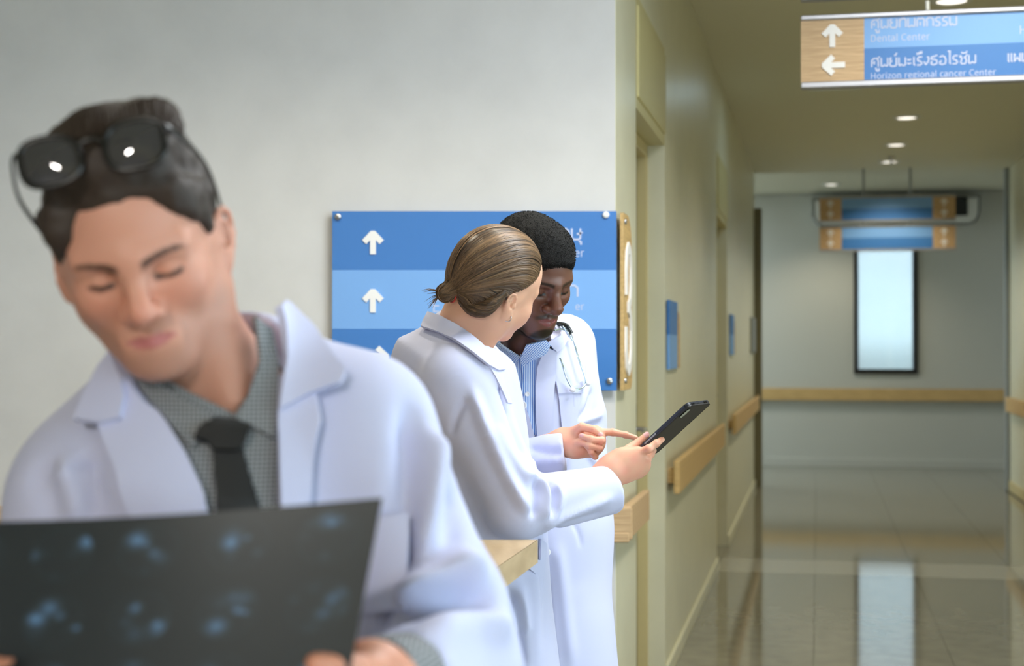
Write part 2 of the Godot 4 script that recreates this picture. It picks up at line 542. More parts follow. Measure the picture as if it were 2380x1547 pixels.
	for q in 2:
		var sp := base("sprinkler", K(0.66, CH, [9.75, 14.1][q]), KB())
		tag(sp, ["small ceiling sprinkler beside the largest downlight", "small ceiling sprinkler between the last two downlights"][q], "sprinkler")
		var sm := MB.new()
		sm.lathe([Vector2(0.035, 0), Vector2(0.035, -0.008), Vector2(0.012, -0.015), Vector2(0.012, -0.045), Vector2(0.0, -0.047)], 16)
		part("body", sm.mesh(), M.steel, sp)
		sm = MB.new()
		sm.lathe([Vector2(0.0, -0.06), Vector2(0.022, -0.06), Vector2(0.022, -0.056), Vector2(0.0, -0.046)], 16)
		part("deflector", sm.mesh(), M.steel, sp)
	# air conditioner high on the far wall
	var ac := base("air_conditioner", K(0.87, 2.99, FARZ - 0.01), KB())
	tag(ac, "white air conditioner with a dark front high on the far wall", "air conditioner")
	var w := 0.92
	var sh := PackedVector2Array()
	for s in [[-w, 0.10], [-w, -0.10], [-w + 0.03, -0.18], [-w + 0.10, -0.22], [w - 0.10, -0.22], [w - 0.03, -0.18], [w, -0.10], [w, 0.10]]:
		sh.append(Vector2(s[0], s[1]))
	var am := MB.new()
	am.prism(sh, 0.26, Transform3D(), 0.02)
	part("casing", am.mesh(), M.white_plastic, ac)
	part("grille", boxes([[Vector3(-w + 0.13, -0.12, 0.255), Vector3(w - 0.13, 0.085, 0.275)]], 0.006), M.dark_grille, ac)

func downlight(where: Vector3, which: String) -> void:
	var o := base("downlight", where, KB())
	tag(o, "round recessed ceiling downlight " + which, "light", "")
	var m := MB.new()
	m.lathe([Vector2(0.075, -0.002), Vector2(0.078, -0.014), Vector2(0.10, -0.010), Vector2(0.105, 0.0)], 28)
	part("trim_ring", m.mesh(), M.white_plastic, o)
	m = MB.new()
	m.lathe([Vector2(0.0, -0.006), Vector2(0.077, -0.006)], 24)
	m.lathe([Vector2(0.077, -0.006), Vector2(0.0, -0.002)], 24)
	part("lamp_face", m.mesh(), M.lamp_glow, o)
	var l := SpotLight3D.new()
	l.name = "downlight_lamp"
	l.position = Vector3(0, -0.03, 0)
	l.rotation.x = -PI / 2
	l.spot_angle = 62.0
	l.spot_angle_attenuation = 0.6
	l.spot_range = 20.0
	l.spot_attenuation = 2.0
	l.light_size = 0.07
	l.light_energy = 1.2
	l.light_color = Color(1.0, 0.95, 0.84)
	l.shadow_enabled = true
	o.add_child(l)

func rail_run(x: float, side: float, z0: float, z1: float, m: Material, label: String) -> void:
	var o := base("handrail", K(x, 0.84, (z0 + z1) / 2), KB())
	tag(o, label, "handrail")
	var h := (z1 - z0) / 2
	var f := MB.new()
	f.box(Vector3(minf(side * 0.03, side * 0.056), -0.07, -h), Vector3(maxf(side * 0.03, side * 0.056), 0.07, h), 0.005)
	part("rail", f.mesh(), m, o)
	var bm := boxes([[Vector3(minf(0, side * 0.032), -0.03, -0.05), Vector3(maxf(0, side * 0.032), 0.03, 0.05)]], 0.002)
	var n := int(h * 2 / 0.7) + 1
	for k in n:
		part("bracket", bm, m, o, Transform3D(Basis(), Vector3(0, 0, -h + 0.1 + (2 * h - 0.2) * k / maxf(n - 1, 1))))

func door(called: String, z0: float, z1: float, k: int) -> void:
	var o := base(called, K(AX, 0, (z0 + z1) / 2), KB())
	struct(o, ["door recess nearest the lobby with cream frame and panel above", "second door recess in the left corridor wall"][k - 1])
	var h := (z1 - z0) / 2
	var f := MB.new()
	f.box(Vector3(-0.16, 0, h - 0.04), Vector3(-0.07, 2.22, h), 0.003)
	f.box(Vector3(-0.16, 0, -h), Vector3(-0.07, 2.22, -h + 0.04), 0.003)
	f.box(Vector3(-0.16, 2.17, -h), Vector3(-0.07, 2.22, h), 0.003)
	part("door_frame", f.mesh(), M.cream_frame, o)
	f = MB.new()
	f.box(Vector3(-0.15, 2.22, -h), Vector3(0.0, 2.62, h), 0.0)
	f.box(Vector3(-0.02, 2.26, -h + 0.03), Vector3(0.008, 2.585, h - 0.03), 0.004)
	part("overpanel", f.mesh(), M.cream_panel, o)
	part("leaf", boxes([[Vector3(-0.15, 0.006, -h + 0.042), Vector3(-0.11, 2.165, h - 0.042)]], 0.003), M.door_leaf, o)
	var g := MB.new()
	g.box(Vector3(-0.11, 0.95, -h + 0.10), Vector3(-0.103, 1.15, -h + 0.15), 0.002)
	g.tube([Vector3(-0.105, 1.05, -h + 0.125), Vector3(-0.07, 1.05, -h + 0.125), Vector3(-0.065, 1.05, -h + 0.14), Vector3(-0.065, 1.05, -h + 0.25)], 0.009, 8)
	part("handle", g.mesh(), M.steel, o)
	if k == 1:
		part("notice", boxes([[Vector3(-0.11, 1.86, -h + 0.2), Vector3(-0.106, 2.12, h - 0.2)]]), M.print_faint, o)

# ------------------------------------------------------------------ counter
func build_counter() -> void:
	var c := P(1250, 1253, 2.72)
	var o := base("reception_counter", Vector3(c.x, 0, c.z))
	tag(o, "pale oak counter corner between the front doctor and the woman", "counter")
	var y1 := c.y
	var e := Vector3(-sin(TURN), 0, cos(TURN))        # its right edge runs along the corridor's heading
	var poly := PackedVector2Array([Vector2(0, 0), Vector2(-0.75, 0), Vector2(-0.75, -0.42), Vector2(e.x * 0.43, -0.42)])
	var flat := Transform3D(Basis(Vector3.RIGHT, Vector3.FORWARD, Vector3.UP), Vector3(0, y1 - 0.041, 0))
	var m := MB.new()
	m.prism(poly, 0.041, flat, 0.001)
	part("top", m.mesh(), M.oak_top, o)
	m = MB.new()
	m.box(Vector3(-0.72, 0.08, 0.03), Vector3(-0.30, y1 - 0.041, 0.38), 0.004)
	m.box(Vector3(-0.70, 0.0, 0.06), Vector3(-0.33, 0.08, 0.36))
	part("cabinet", m.mesh(), M.white_plastic, o)

# ------------------------------------------------------------------ signs and lettering
# strokes of the rounded loopless Thai letters, each in a box one unit high; the last entry of a letter is its width
func glyph(ch: String) -> Array:
	match ch:
		"ศ": return [[[.06, 0], [.06, .72], [.25, .97], [.5, .97], [.64, .75], [.64, 0]], [[.52, .93], [.78, 1.16]], [[.36, .62], [.2, .48], [.36, .32]], .84]
		"น": return [[[.06, 1], [.06, .06], [.2, .03], [.36, .2], [.5, .05], [.62, .1], [.62, 1]], .76]
		"ย": return [[[.2, 1], [.06, .9], [.08, .72], [.24, .6], [.07, .46], [.07, .12], [.2, 0], [.5, 0], [.62, .14], [.62, 1]], .78]
		"ท": return [[[.07, 0], [.07, 1]], [[.07, .7], [.3, 1], [.52, .97], [.6, .8], [.6, 0]], .74]
		"ต": return [[[.06, 0], [.06, .75], [.2, .98], [.36, .86], [.5, .98], [.66, .78], [.66, 0]], [[.36, .14], [.3, .3], [.36, .5]], .8]
		"ก": return [[[.1, 0], [.1, .56], [.02, .7], [.2, .97], [.46, .97], [.62, .76], [.62, 0]], .76]
		"ร": return [[[.02, .03], [.34, .03], [.46, .2], [.38, .42], [.12, .54], [.06, .74], [.18, .95], [.5, .97]], .6]
		"ม": return [[[.06, 1], [.06, .12], [.16, .02], [.24, .2], [.44, .03], [.62, .1], [.62, 1]], .78]
		"ะ": return [[[.02, .78], [.12, .64], [.36, .74]], [[.02, .34], [.12, .2], [.36, .3]], .5]
		"เ": return [[[.08, 1], [.08, .12], [.2, .02]], .32]
		"แ": return [[[.08, 1], [.08, .12], [.18, .02]], [[.36, 1], [.36, .12], [.46, .02]], .58]
		"ง": return [[[.02, .42], [.2, .04], [.44, .5], [.44, .86], [.3, .97]], .58]
		"ฮ": return [[[.2, .36], [.06, .3], [.08, .08], [.3, 0], [.56, .12], [.56, .5], [.36, .62], [.07, .66], [.1, .9], [.34, .98], [.62, 1.1]], .74]
		"อ": return [[[.26, .4], [.08, .34], [.08, .08], [.3, 0], [.56, .1], [.6, .55], [.5, .9], [.28, 1], [.06, .86]], .74]
		"ไ": return [[[.02, 1.5], [.24, 1.5], [.2, 1.3], [.2, .1], [.3, .02]], .4]
		"ซ": return [[[.06, .7], [.12, .98], [.24, .6], [.14, .2], [.2, 0], [.52, 0], [.62, .3], [.56, .62], [.42, .7], [.58, .86], [.7, 1.1]], .78]
		"ษ": return [[[.06, 1], [.06, .1], [.2, 0], [.46, 0], [.58, .12], [.58, 1]], [[.36, .5], [.5, .5], [.72, .66]], .78]
		"จ": return [[[.02, .74], [.2, .97], [.42, .97], [.54, .78], [.54, .1], [.42, 0], [.26, .1], [.2, .44], [.34, .5]], .68]
		"ผ": return [[[.14, .7], [.06, .96], [.06, .04], [.32, .52], [.58, .04], [.58, 1]], .74]
		"ู": return [[[-.5, -.18], [-.36, -.2], [-.36, -.46], [-.14, -.46], [-.14, -.16]], 0.0]
		"ุ": return [[[-.3, -.18], [-.16, -.2], [-.16, -.48]], 0.0]
		"์": return [[[-.34, 1.2], [-.22, 1.32], [-.12, 1.56]], 0.0]
		"ั": return [[[-.6, 1.34], [-.48, 1.22], [-.2, 1.26], [-.08, 1.44]], 0.0]
		"็": return [[[-.56, 1.22], [-.56, 1.42], [-.4, 1.32], [-.24, 1.42], [-.1, 1.36]], [[-.4, 1.5], [-.08, 1.56]], 0.0]
	return [.4]

func strokes(lines: Array, width: float, xf: Transform3D, m: MB, depth := 0.0012) -> void:
	for line in lines:
		var pl := PackedVector2Array()
		for p in line:
			pl.append(p)
		for poly in Geometry2D.offset_polyline(pl, width / 2, Geometry2D.JOIN_ROUND, Geometry2D.END_ROUND):
			if not Geometry2D.is_polygon_clockwise(poly):
				m.prism(poly, depth, xf)

# Thai words, fitted to a width; at is the left end of the base line
func thai(text: String, height: float, width: float, xf: Transform3D) -> ArrayMesh:
	var m := MB.new()
	var total := 0.0
	for ch in text:
		total += glyph(ch)[-1]
	var sx := width / total
	var pen := 0.0
	for ch in text:
		var g := glyph(ch)
		for k in g.size() - 1:
			var line := []
			for p in g[k]:
				line.append(Vector2((pen + p[0]) * sx, p[1] * height))
			strokes([line], height * 0.165, xf, m)
		pen += g[-1]
	return m.mesh()

# Latin words as flat raised print, fitted to a width
func latin(text: String, width: float) -> Mesh:
	var f := SystemFont.new()
	f.font_names = PackedStringArray(["Droid Sans"])
	var t := TextMesh.new()
	t.text = text
	t.font = f
	t.font_size = 64
	t.pixel_size = 0.001
	t.depth = 0.0012
	t.horizontal_alignment = HORIZONTAL_ALIGNMENT_LEFT
	t.vertical_alignment = VERTICAL_ALIGNMENT_BOTTOM
	t.curve_step = 2.0
	t.pixel_size = 0.001 * width / t.get_aabb().size.x
	return t

# base line at y; TextMesh rests its descent on the origin
func put_latin(text: String, width: float, x: float, y: float, z: float, m: Material, parent: Node) -> void:
	var t := latin(text, width)
	var size: float = t.pixel_size * 64.0
	part("lettering", t, m, parent, Transform3D(Basis(), Vector3(x - t.get_aabb().position.x, y - size * 0.236, z)))

func arrow(size: float, turn: float, xf: Transform3D, m: MB) -> void:
	# a blunt round-cornered arrow pointing up, turned about its middle
	var t := size
	var head := Geometry2D.offset_polyline(PackedVector2Array([Vector2(-.34 * t, -.03 * t), Vector2(0, .33 * t), Vector2(.34 * t, -.03 * t)]), 0.112 * t, Geometry2D.JOIN_ROUND, Geometry2D.END_ROUND)[0]
	var shaft := PackedVector2Array([Vector2(-.112 * t, -.50 * t), Vector2(.112 * t, -.50 * t), Vector2(.112 * t, .30 * t), Vector2(-.112 * t, .30 * t)])
	var r := xf * Transform3D(Basis(Vector3.BACK, turn), Vector3.ZERO)
	for poly in Geometry2D.merge_polygons(head, shaft):
		if not Geometry2D.is_polygon_clockwise(poly):
			m.prism(poly, 0.004, r)

func hanging_sign(z: float, x0: float, y0: float, ceiling_rods: bool, label: String, group: String, near: bool) -> void:
	# a two-sided board in aluminium rails; origin at the middle of its lower edge
	var w := 1.28
	var h := 0.25
	var o := base("hanging_sign", K(x0 + w / 2, y0, z), KB())
	tag(o, label, "sign", group)
	var l := -w / 2
	part("top_rail", boxes([[Vector3(l, h - 0.018, -0.02), Vector3(-l, h, 0.02)]], 0.004), M.aluminium, o)
	part("bottom_rail", boxes([[Vector3(l, 0, -0.022), Vector3(-l, 0.022, 0.022)]], 0.004), M.aluminium, o)
	part("wood_end", boxes([[Vector3(l + 0.001, 0.022, -0.012), Vector3(l + 0.212, h - 0.018, 0.012)]]), M.oak, o)
	part("wood_end", boxes([[Vector3(-l - 0.212, 0.022, -0.012), Vector3(-l - 0.001, h - 0.018, 0.012)]]), M.oak, o)
	part("pale_band", boxes([[Vector3(l + 0.212, 0.130, -0.011), Vector3(-l - 0.212, h - 0.018, 0.011)]]), M.blue_pale, o)
	part("deep_band", boxes([[Vector3(l + 0.212, 0.022, -0.011), Vector3(-l - 0.212, 0.130, 0.011)]]), M.blue_deep, o)
	for s in [-1, 1]:
		for k in 2:
			var m := MB.new()
			arrow(0.085, 0.0 if k == 0 else (PI / 2 * -s if near else 0.0), Transform3D(Basis(), Vector3(s * (w / 2 - 0.106), 0.181 if k == 0 else 0.077, 0.012)), m)
			part("arrow", m.mesh(), M.chalk_white, o)
	for s in [-0.22, 0.22]:
		var rods := MB.new()
		var top := CH - y0 if ceiling_rods else h + 0.033
		rods.tube([Vector3(s, h - 0.005, 0), Vector3(s, top, 0)], 0.0075 if near else 0.012, 10)
		part("rod", rods.mesh(), M.white_plastic if near else M.grey_plastic, o)
	if not near or ceiling_rods:
		return
	part("lettering", thai("ศูนย์ทันตกรรม", 0.030, 0.285, Transform3D(Basis(), Vector3(l + 0.234, 0.196, 0.011))), M.print_faint, o)
	put_latin("Dental Center", 0.192, l + 0.234, 0.151, 0.011, M.print_faint, o)
	part("lettering", thai("ศูนย์มะเร็งฮอไรซัน", 0.029, 0.345, Transform3D(Basis(), Vector3(l + 0.234, 0.066, 0.011))), M.print_faint, o)
	put_latin("Horizon regional cancer Center", 0.405, l + 0.234, 0.0245, 0.011, M.print_faint, o)
	put_latin("He", 0.042, l + 0.716, 0.158, 0.011, M.print_faint, o)
	part("lettering", thai("แผนก", 0.029, 0.098, Transform3D(Basis(), Vector3(l + 0.676, 0.066, 0.011))), M.print_faint, o)

func stud(at: Vector3, m: Material, parent: Node) -> void:
	var b := MB.new()
	b.lathe([Vector2(0.008, -0.018), Vector2(0.0095, 0), Vector2(0.0105, 0.001), Vector2(0.0105, 0.006), Vector2(0.008, 0.009), Vector2(0, 0.0095)], 18, Transform3D(Basis(Vector3.RIGHT, PI / 2), at))
	part("stud", b.mesh(), m, parent)

func build_signs() -> void:
	var grp := "hanging direction signs of the corridor"
	hanging_sign(5.24, -0.055, 2.264, false, "lower near hanging sign, oak ends with white arrows, blue bands reading Dental Center", grp, true)
	hanging_sign(5.24, -0.055, 2.565, true, "upper near hanging sign, only its lower edge seen at the picture's top", grp, true)
	hanging_sign(15.0, 0.02, 2.316, false, "lower of the two far hanging signs, right above the end window", grp, false)
	hanging_sign(15.0, 0.02, 2.60, true, "upper of the two far hanging signs, in front of the air conditioner", grp, false)
	# the big board on the lobby wall
	var s := 4.70 / FOCAL
	var c := K(AX, 0, 4.68)
	var x0 := (773.0 - 1190.0) * s
	var x1 := c.x + 0.002
	var o := base("direction_board", Vector3(x0, 1.247, c.z))
	tag(o, "big blue direction board with white arrows on the lobby wall behind the two colleagues", "sign")
	var w := x1 - x0
	var ys := [0.0, 0.191, 0.375, 0.558]
	var z0 := 0.018
	for k in 3:
		part("band", boxes([[Vector3(0, ys[k], z0), Vector3(w, ys[k + 1], z0 + 0.010)]], 0.0008), M.blue_pale if k == 1 else M.blue_deep, o)
	var zf := z0 + 0.010
	for k in 3:
		var m := MB.new()
		arrow(0.080, [0.0, 0.0, -PI / 2][k], Transform3D(Basis(), Vector3((868.0 + [0, 0, 12][k] - 773.0) * s, [0.464, 0.283, 0.106][k], zf)), m)
		part("arrow", m.mesh(), M.chalk_white, o)
	stud(Vector3(0.019, 0.540, zf), M.steel, o)
	stud(Vector3(w - 0.033, 0.546, zf), M.chalk_white, o)
	stud(Vector3(w - 0.022, 0.030, zf), M.steel, o)
	stud(Vector3(0.019, 0.020, zf), M.steel, o)
	part("lettering", thai("ศูนย์จักษุ", 0.034, 0.235, Transform3D(Basis(), Vector3((1356.0 - 773.0) * s - 0.235, 0.470, zf))), M.print_faint, o)
	put_latin("Center", 0.098, (1357.0 - 773.0) * s - 0.098, 0.416, zf, M.print_faint, o)
	put_latin("O", 0.026, (1061.0 - 773.0) * s, 0.416, zf, M.print_faint, o)
	part("lettering", thai("จมูก", 0.036, 0.128, Transform3D(Basis(), Vector3((1348.0 - 773.0) * s - 0.128, 0.292, zf))), M.print_faint, o)
	put_latin("E", 0.020, (1007.0 - 773.0) * s, 0.243, zf, M.print_faint, o)
	put_latin("er", 0.027, (1357.0 - 773.0) * s - 0.027, 0.250, zf, M.print_faint, o)
	# the wooden number board round the corner
	var WB := Basis(KB() * Vector3.FORWARD, Vector3.UP, KB() * Vector3.RIGHT)
	var nb := base("number_board", K(AX, 1.247, 4.69), WB)
	tag(nb, "oak number board with a tall white 3 at the corridor corner, edge-on to the camera", "sign")
	var poly := PackedVector2Array([Vector2(0, 0)])
	for k in 7:
		var a := -PI / 2 + PI / 2 * k / 6
		poly.append(Vector2(0.17 + 0.04 * cos(a), 0.04 + 0.04 * sin(a)))
	for k in 9:
		var a := PI / 2 * k / 8
		poly.append(Vector2(0.09 + 0.12 * cos(a), 0.436 + 0.12 * sin(a)))
	poly.append(Vector2(0, 0.556))
	var m := MB.new()
	m.prism(poly, 0.012, Transform3D(Basis(), Vector3(0, 0, 0.014)), 0.001)
	part("panel", m.mesh(), M.honey_oak, nb)
	m = MB.new()
	var three := [Vector2(.04, .30), Vector2(.04, .38), Vector2(.055, .43), Vector2(.09, .455), Vector2(.135, .44), Vector2(.155, .395), Vector2(.155, .33), Vector2(.135, .28), Vector2(.085, .262), Vector2(.135, .245), Vector2(.16, .19), Vector2(.155, .12), Vector2(.13, .075), Vector2(.09, .06), Vector2(.05, .075), Vector2(.035, .12), Vector2(.035, .20)]
	strokes([three], 0.034, Transform3D(Basis(), Vector3(0, 0, 0.026)), m, 0.006)
	part("numeral", m.mesh(), M.chalk_white, nb)
	for y in [0.03, 0.53]:
		var b := MB.new()
		b.lathe([Vector2(0.008, -0.016), Vector2(0.009, 0), Vector2(0.009, 0.006), Vector2(0, 0.0065)], 14, Transform3D(Basis(Vector3.RIGHT, PI / 2), Vector3(0.02, y, 0.026)))
		part("stud", b.mesh(), M.steel, nb)
	# small signs flat on the corridor's left wall
	var rows := [[6.28, 0.36, 1.29, 0.29, "blue and oak room sign on the corridor wall beside the nearest door"], [10.85, 0.42, 1.33, 0.29, "blue and oak room sign on the corridor wall beside the second door"]]
	for r in rows:
		var q := base("room_sign", K(AX, r[2], r[0]), WB)
		tag(q, r[4], "sign")
		part("deep_panel", boxes([[Vector3(0, r[3] * 0.5, 0.004), Vector3(r[1], r[3], 0.016)]], 0.001), M.blue_deep, q)
		part("pale_panel", boxes([[Vector3(0, 0, 0.004), Vector3(r[1], r[3] * 0.5, 0.016)]], 0.001), M.blue_pale, q)
		var pm := MB.new()
		var pp := PackedVector2Array([Vector2(r[1], 0), Vector2(r[1] + 0.14, 0)])
		for k in 7:
			var a := PI / 2 * k / 6
			pp.append(Vector2(r[1] + 0.06 + 0.08 * cos(a), r[3] - 0.12 + 0.08 * sin(a)))
		pp.append(Vector2(r[1], r[3] - 0.04))
		pm.prism(pp, 0.012, Transform3D(Basis(), Vector3(0, 0, 0.003)), 0.001)
		part("wood_panel", pm.mesh(), M.honey_oak, q)
	var gp := base("wall_plate", K(AX, 1.33, 14.3), WB)
	tag(gp, "grey plate on the corridor wall near its far end", "plate")
	part("plate", boxes([[Vector3(0, 0, 0), Vector3(0.5, 0.34, 0.03)]], 0.006), M.grey_plastic, gp)

# ------------------------------------------------------------------ soft bodies: blended distance fields turned into meshes
class Prim:
	var t := 0                               # 0 tapered capsule, 1 ellipsoid, 2 half space within a ball
	var a := Vector3.ZERO
	var ba := Vector3.ZERO
	var il := 0.0
	var ra := 0.0
	var dr := 0.0
	var k := 0.02
	var sub := false
	var nf := Vector3.ZERO                   # direction in which a capsule is squeezed
	var f := 1.0
	var r := Vector3.ONE
	var B := Basis()
	func d(p: Vector3) -> float:
		if t == 0:
			var q := p - a
			if f != 1.0:
				q += nf * (nf.dot(q) * (f - 1.0))
			var h := clampf(q.dot(ba) * il, 0.0, 1.0)
			return ((q - ba * h).length() - ra - dr * h) / f
		if t == 1:
			var q := B * (p - a) / r
			var k0 := q.length()
			var k1 := (q / r).length()
			return k0 * (k0 - 1.0) / maxf(k1, 1e-6)
		var q := p - a
		return maxf(-ba.dot(q), q.length() - ra)

class Field:
	var prims: Array[Prim] = []
	func cone(a: Vector3, b: Vector3, ra: float, rb: float, k := 0.02, sub := false) -> Prim:
		var p := Prim.new()
		p.a = a
		p.ba = b - a
		p.il = 1.0 / maxf((b - a).length_squared(), 1e-12)
		p.ra = ra
		p.dr = rb - ra
		p.k = k
		p.sub = sub
		prims.append(p)
		return p
	func flat(a: Vector3, b: Vector3, ra: float, rb: float, n: Vector3, f: float, k := 0.02, sub := false) -> Prim:
		# like cone, but only 1/f as thick along n
		var p := cone(a, b, ra, rb, k, sub)
		n = n.normalized()
		p.nf = n
		p.f = f
		p.ba = (b - a) + n * (n.dot(b - a) * (f - 1.0))
		p.il = 1.0 / maxf(p.ba.length_squared(), 1e-12)
		return p
	func ell(c: Vector3, r: Vector3, B := Basis(), k := 0.02, sub := false) -> Prim:
		var p := Prim.new()
		p.t = 1
		p.a = c
		p.r = r
		p.B = B.transposed()
		p.k = k
		p.sub = sub
		prims.append(p)
		return p
	func ball(c: Vector3, r: float, k := 0.02, sub := false) -> Prim:
		return cone(c, c, r, r, k, sub)
	func cut(o: Vector3, n: Vector3, reach: float, k := 0.001) -> Prim:
		# takes away what lies beyond the plane through o, on the side of n, within reach
		var p := Prim.new()
		p.t = 2
		p.a = o
		p.ba = n.normalized()
		p.ra = reach
		p.k = k
		p.sub = true
		prims.append(p)
		return p
	static func eval(list: Array[Prim], p: Vector3) -> float:
		var d := 1e3
		for q in list:
			var e := q.d(p)
			var k := q.k
			if q.sub:
				e = -e
				var h := k - absf(d - e)
				d = maxf(d, e)
				if h > 0.0:
					d += h * h / (4.0 * k)
			else:
				var h := k - absf(d - e)
				d = minf(d, e)
				if h > 0.0:
					d -= h * h / (4.0 * k)
		return d
	func d(p: Vector3) -> float:
		return eval(prims, p)
	func normal(p: Vector3, e := 0.003) -> Vector3:
		return Vector3(d(p + Vector3(e, 0, 0)) - d(p - Vector3(e, 0, 0)), d(p + Vector3(0, e, 0)) - d(p - Vector3(0, e, 0)), d(p + Vector3(0, 0, e)) - d(p - Vector3(0, 0, e))).normalized()
	func march(o: Vector3, dir: Vector3, reach := 1.2) -> Vector3:
		# where a ray meets the skin, or the skin nearest to where it passes
		var s := 0.0
		var best := 1e9
		var bp := o
		for k in 90:
			var p := o + dir * s
			var e := d(p)
			if absf(e) < best:
				best = absf(e)
				bp = p
			if e < 0.0004:
				return p
			s += maxf(e * 0.75, 0.0006)
			if s > reach:
				break
		for k in 4:
			bp -= normal(bp) * d(bp) * 0.8
		return bp

func polygonize(F: Field, lo: Vector3, hi: Vector3, cell: float, m: MB, col: Variant = null, disp: Variant = null) -> void:
	var S := 4
	var nb := Vector3i(((hi - lo) / (cell * S)).ceil())
	var nx := nb.x * S + 1
	var ny := nb.y * S + 1
	var nz := nb.z * S + 1
	var val := PackedFloat32Array()
	val.resize(nx * ny * nz)
	val.fill(1e9)
	var vid := PackedInt32Array()
	vid.resize(nx * ny * nz)
	vid.fill(-1)
	var half := cell * S * 0.8661
	var live: Array[Vector3i] = []
	var sy := nx
	var sz := nx * ny
	for bz in nb.z:
		for by in nb.y:
			for bx in nb.x:
				var c := lo + (Vector3(bx, by, bz) + Vector3(0.5, 0.5, 0.5)) * (cell * S)
				var dc := F.d(c)
				if absf(dc) > half * 1.6:
					continue
				var near: Array[Prim] = []
				var lim := absf(dc) + half * 2.4
				for q in F.prims:
					if q.d(c) < (half * 1.6 + q.k if q.sub else lim + q.k):
						near.append(q)
				live.append(Vector3i(bx, by, bz))
				for k in S + 1:
					for j in S + 1:
						var at := (bx * S) + (by * S + j) * sy + (bz * S + k) * sz
						for i in S + 1:
							if val[at] == 1e9:
								val[at] = Field.eval(near, lo + Vector3(bx * S + i, by * S + j, bz * S + k) * cell)
							at += 1
	var first := m.v.size()
	var off := [0, 1, sy, sy + 1, sz, sz + 1, sz + sy, sz + sy + 1]
	var ends := [[0, 1], [2, 3], [4, 5], [6, 7], [0, 2], [1, 3], [4, 6], [5, 7], [0, 4], [1, 5], [2, 6], [3, 7]]
	for b in live:
		for k in S:
			for j in S:
				for i in S:
					var x := b.x * S + i
					var y := b.y * S + j
					var z := b.z * S + k
					var at := x + y * sy + z * sz
					var inside := 0
					for q in 8:
						if val[at + off[q]] < 0.0:
							inside += 1
					if inside == 0 or inside == 8:
						continue
					var sum := Vector3.ZERO
					var n := 0
					for e in ends:
						var v0 := val[at + off[e[0]]]
						var v1 := val[at + off[e[1]]]
						if (v0 < 0.0) != (v1 < 0.0):
							var t := v0 / (v0 - v1)
							var p0 := Vector3(e[0] & 1, (e[0] >> 1) & 1, e[0] >> 2)
							var p1 := Vector3(e[1] & 1, (e[1] >> 1) & 1, e[1] >> 2)
							sum += p0.lerp(p1, t)
							n += 1
					vid[at] = m.v.size()
					m.v.append(lo + (Vector3(x, y, z) + sum / n) * cell)
	m.n.resize(m.v.size())
	var tri_first := m.i.size()
	for b in live:
		for k in S:
			for j in S:
				for i in S:
					var x := b.x * S + i
					var y := b.y * S + j
					var z := b.z * S + k
					if x == 0 or y == 0 or z == 0:
						continue
					var at := x + y * sy + z * sz
					var here := val[at] < 0.0
					for ax in 3:
						var step: int = [1, sy, sz][ax]
						if (val[at + step] < 0.0) == here:
							continue
						var u: int = [sy, sz, 1][ax]
						var w: int = [sz, 1, sy][ax]
						var a := vid[at]
						var c := vid[at - u]
						var d := vid[at - u - w]
						var e := vid[at - w]
						if a < 0 or c < 0 or d < 0 or e < 0:
							continue
						if here:
							m.i.append_array(PackedInt32Array([a, d, c, a, e, d]))
						else:
							m.i.append_array(PackedInt32Array([a, c, d, a, d, e]))
	shade(m, first, tri_first)
	if disp != null:
		relax(m, first, tri_first, 2)
		shade(m, first, tri_first)
		for q in range(first, m.v.size()):
			var h: float = disp.call(m.v[q], m.n[q])
			if h != 0.0:
				m.v[q] += m.n[q] * h
		relax(m, first, tri_first, 1)
		shade(m, first, tri_first)
	m.c.resize(m.v.size())
	for q in range(first, m.v.size()):
		m.c[q] = col.call(m.v[q]) if col != null else m.tint

# evens out the steps of the grid
func relax(m: MB, first: int, tri_first: int, times: int) -> void:
	var n := m.v.size() - first
	for r in times:
		var sum := PackedVector3Array()
		var cnt := PackedFloat32Array()
		sum.resize(n)
		cnt.resize(n)
		for q in range(tri_first, m.i.size(), 3):
			var a := m.i[q]
			var b := m.i[q + 1]
			var c := m.i[q + 2]
			sum[a - first] += m.v[b] + m.v[c]
			sum[b - first] += m.v[a] + m.v[c]
			sum[c - first] += m.v[a] + m.v[b]
			cnt[a - first] += 2.0
			cnt[b - first] += 2.0
			cnt[c - first] += 2.0
		for q in n:
			if cnt[q] > 0.0:
				m.v[first + q] = m.v[first + q].lerp(sum[q] / cnt[q], 0.6)

func shade(m: MB, first: int, tri_first: int) -> void:
	for q in range(first, m.v.size()):
		m.n[q] = Vector3.ZERO
	for q in range(tri_first, m.i.size(), 3):
		var a := m.i[q]
		var b := m.i[q + 1]
		var c := m.i[q + 2]
		var g := (m.v[c] - m.v[a]).cross(m.v[b] - m.v[a])
		m.n[a] += g
		m.n[b] += g
		m.n[c] += g
	for q in range(first, m.v.size()):
		m.n[q] = m.n[q].normalized()

# the same body without its openings, for cloth that stands up round the neck
func closed(F: Field, without: Array) -> Field:
	var G := Field.new()
	for q in F.prims:
		if not q in without:
			G.prims.append(q)
	return G

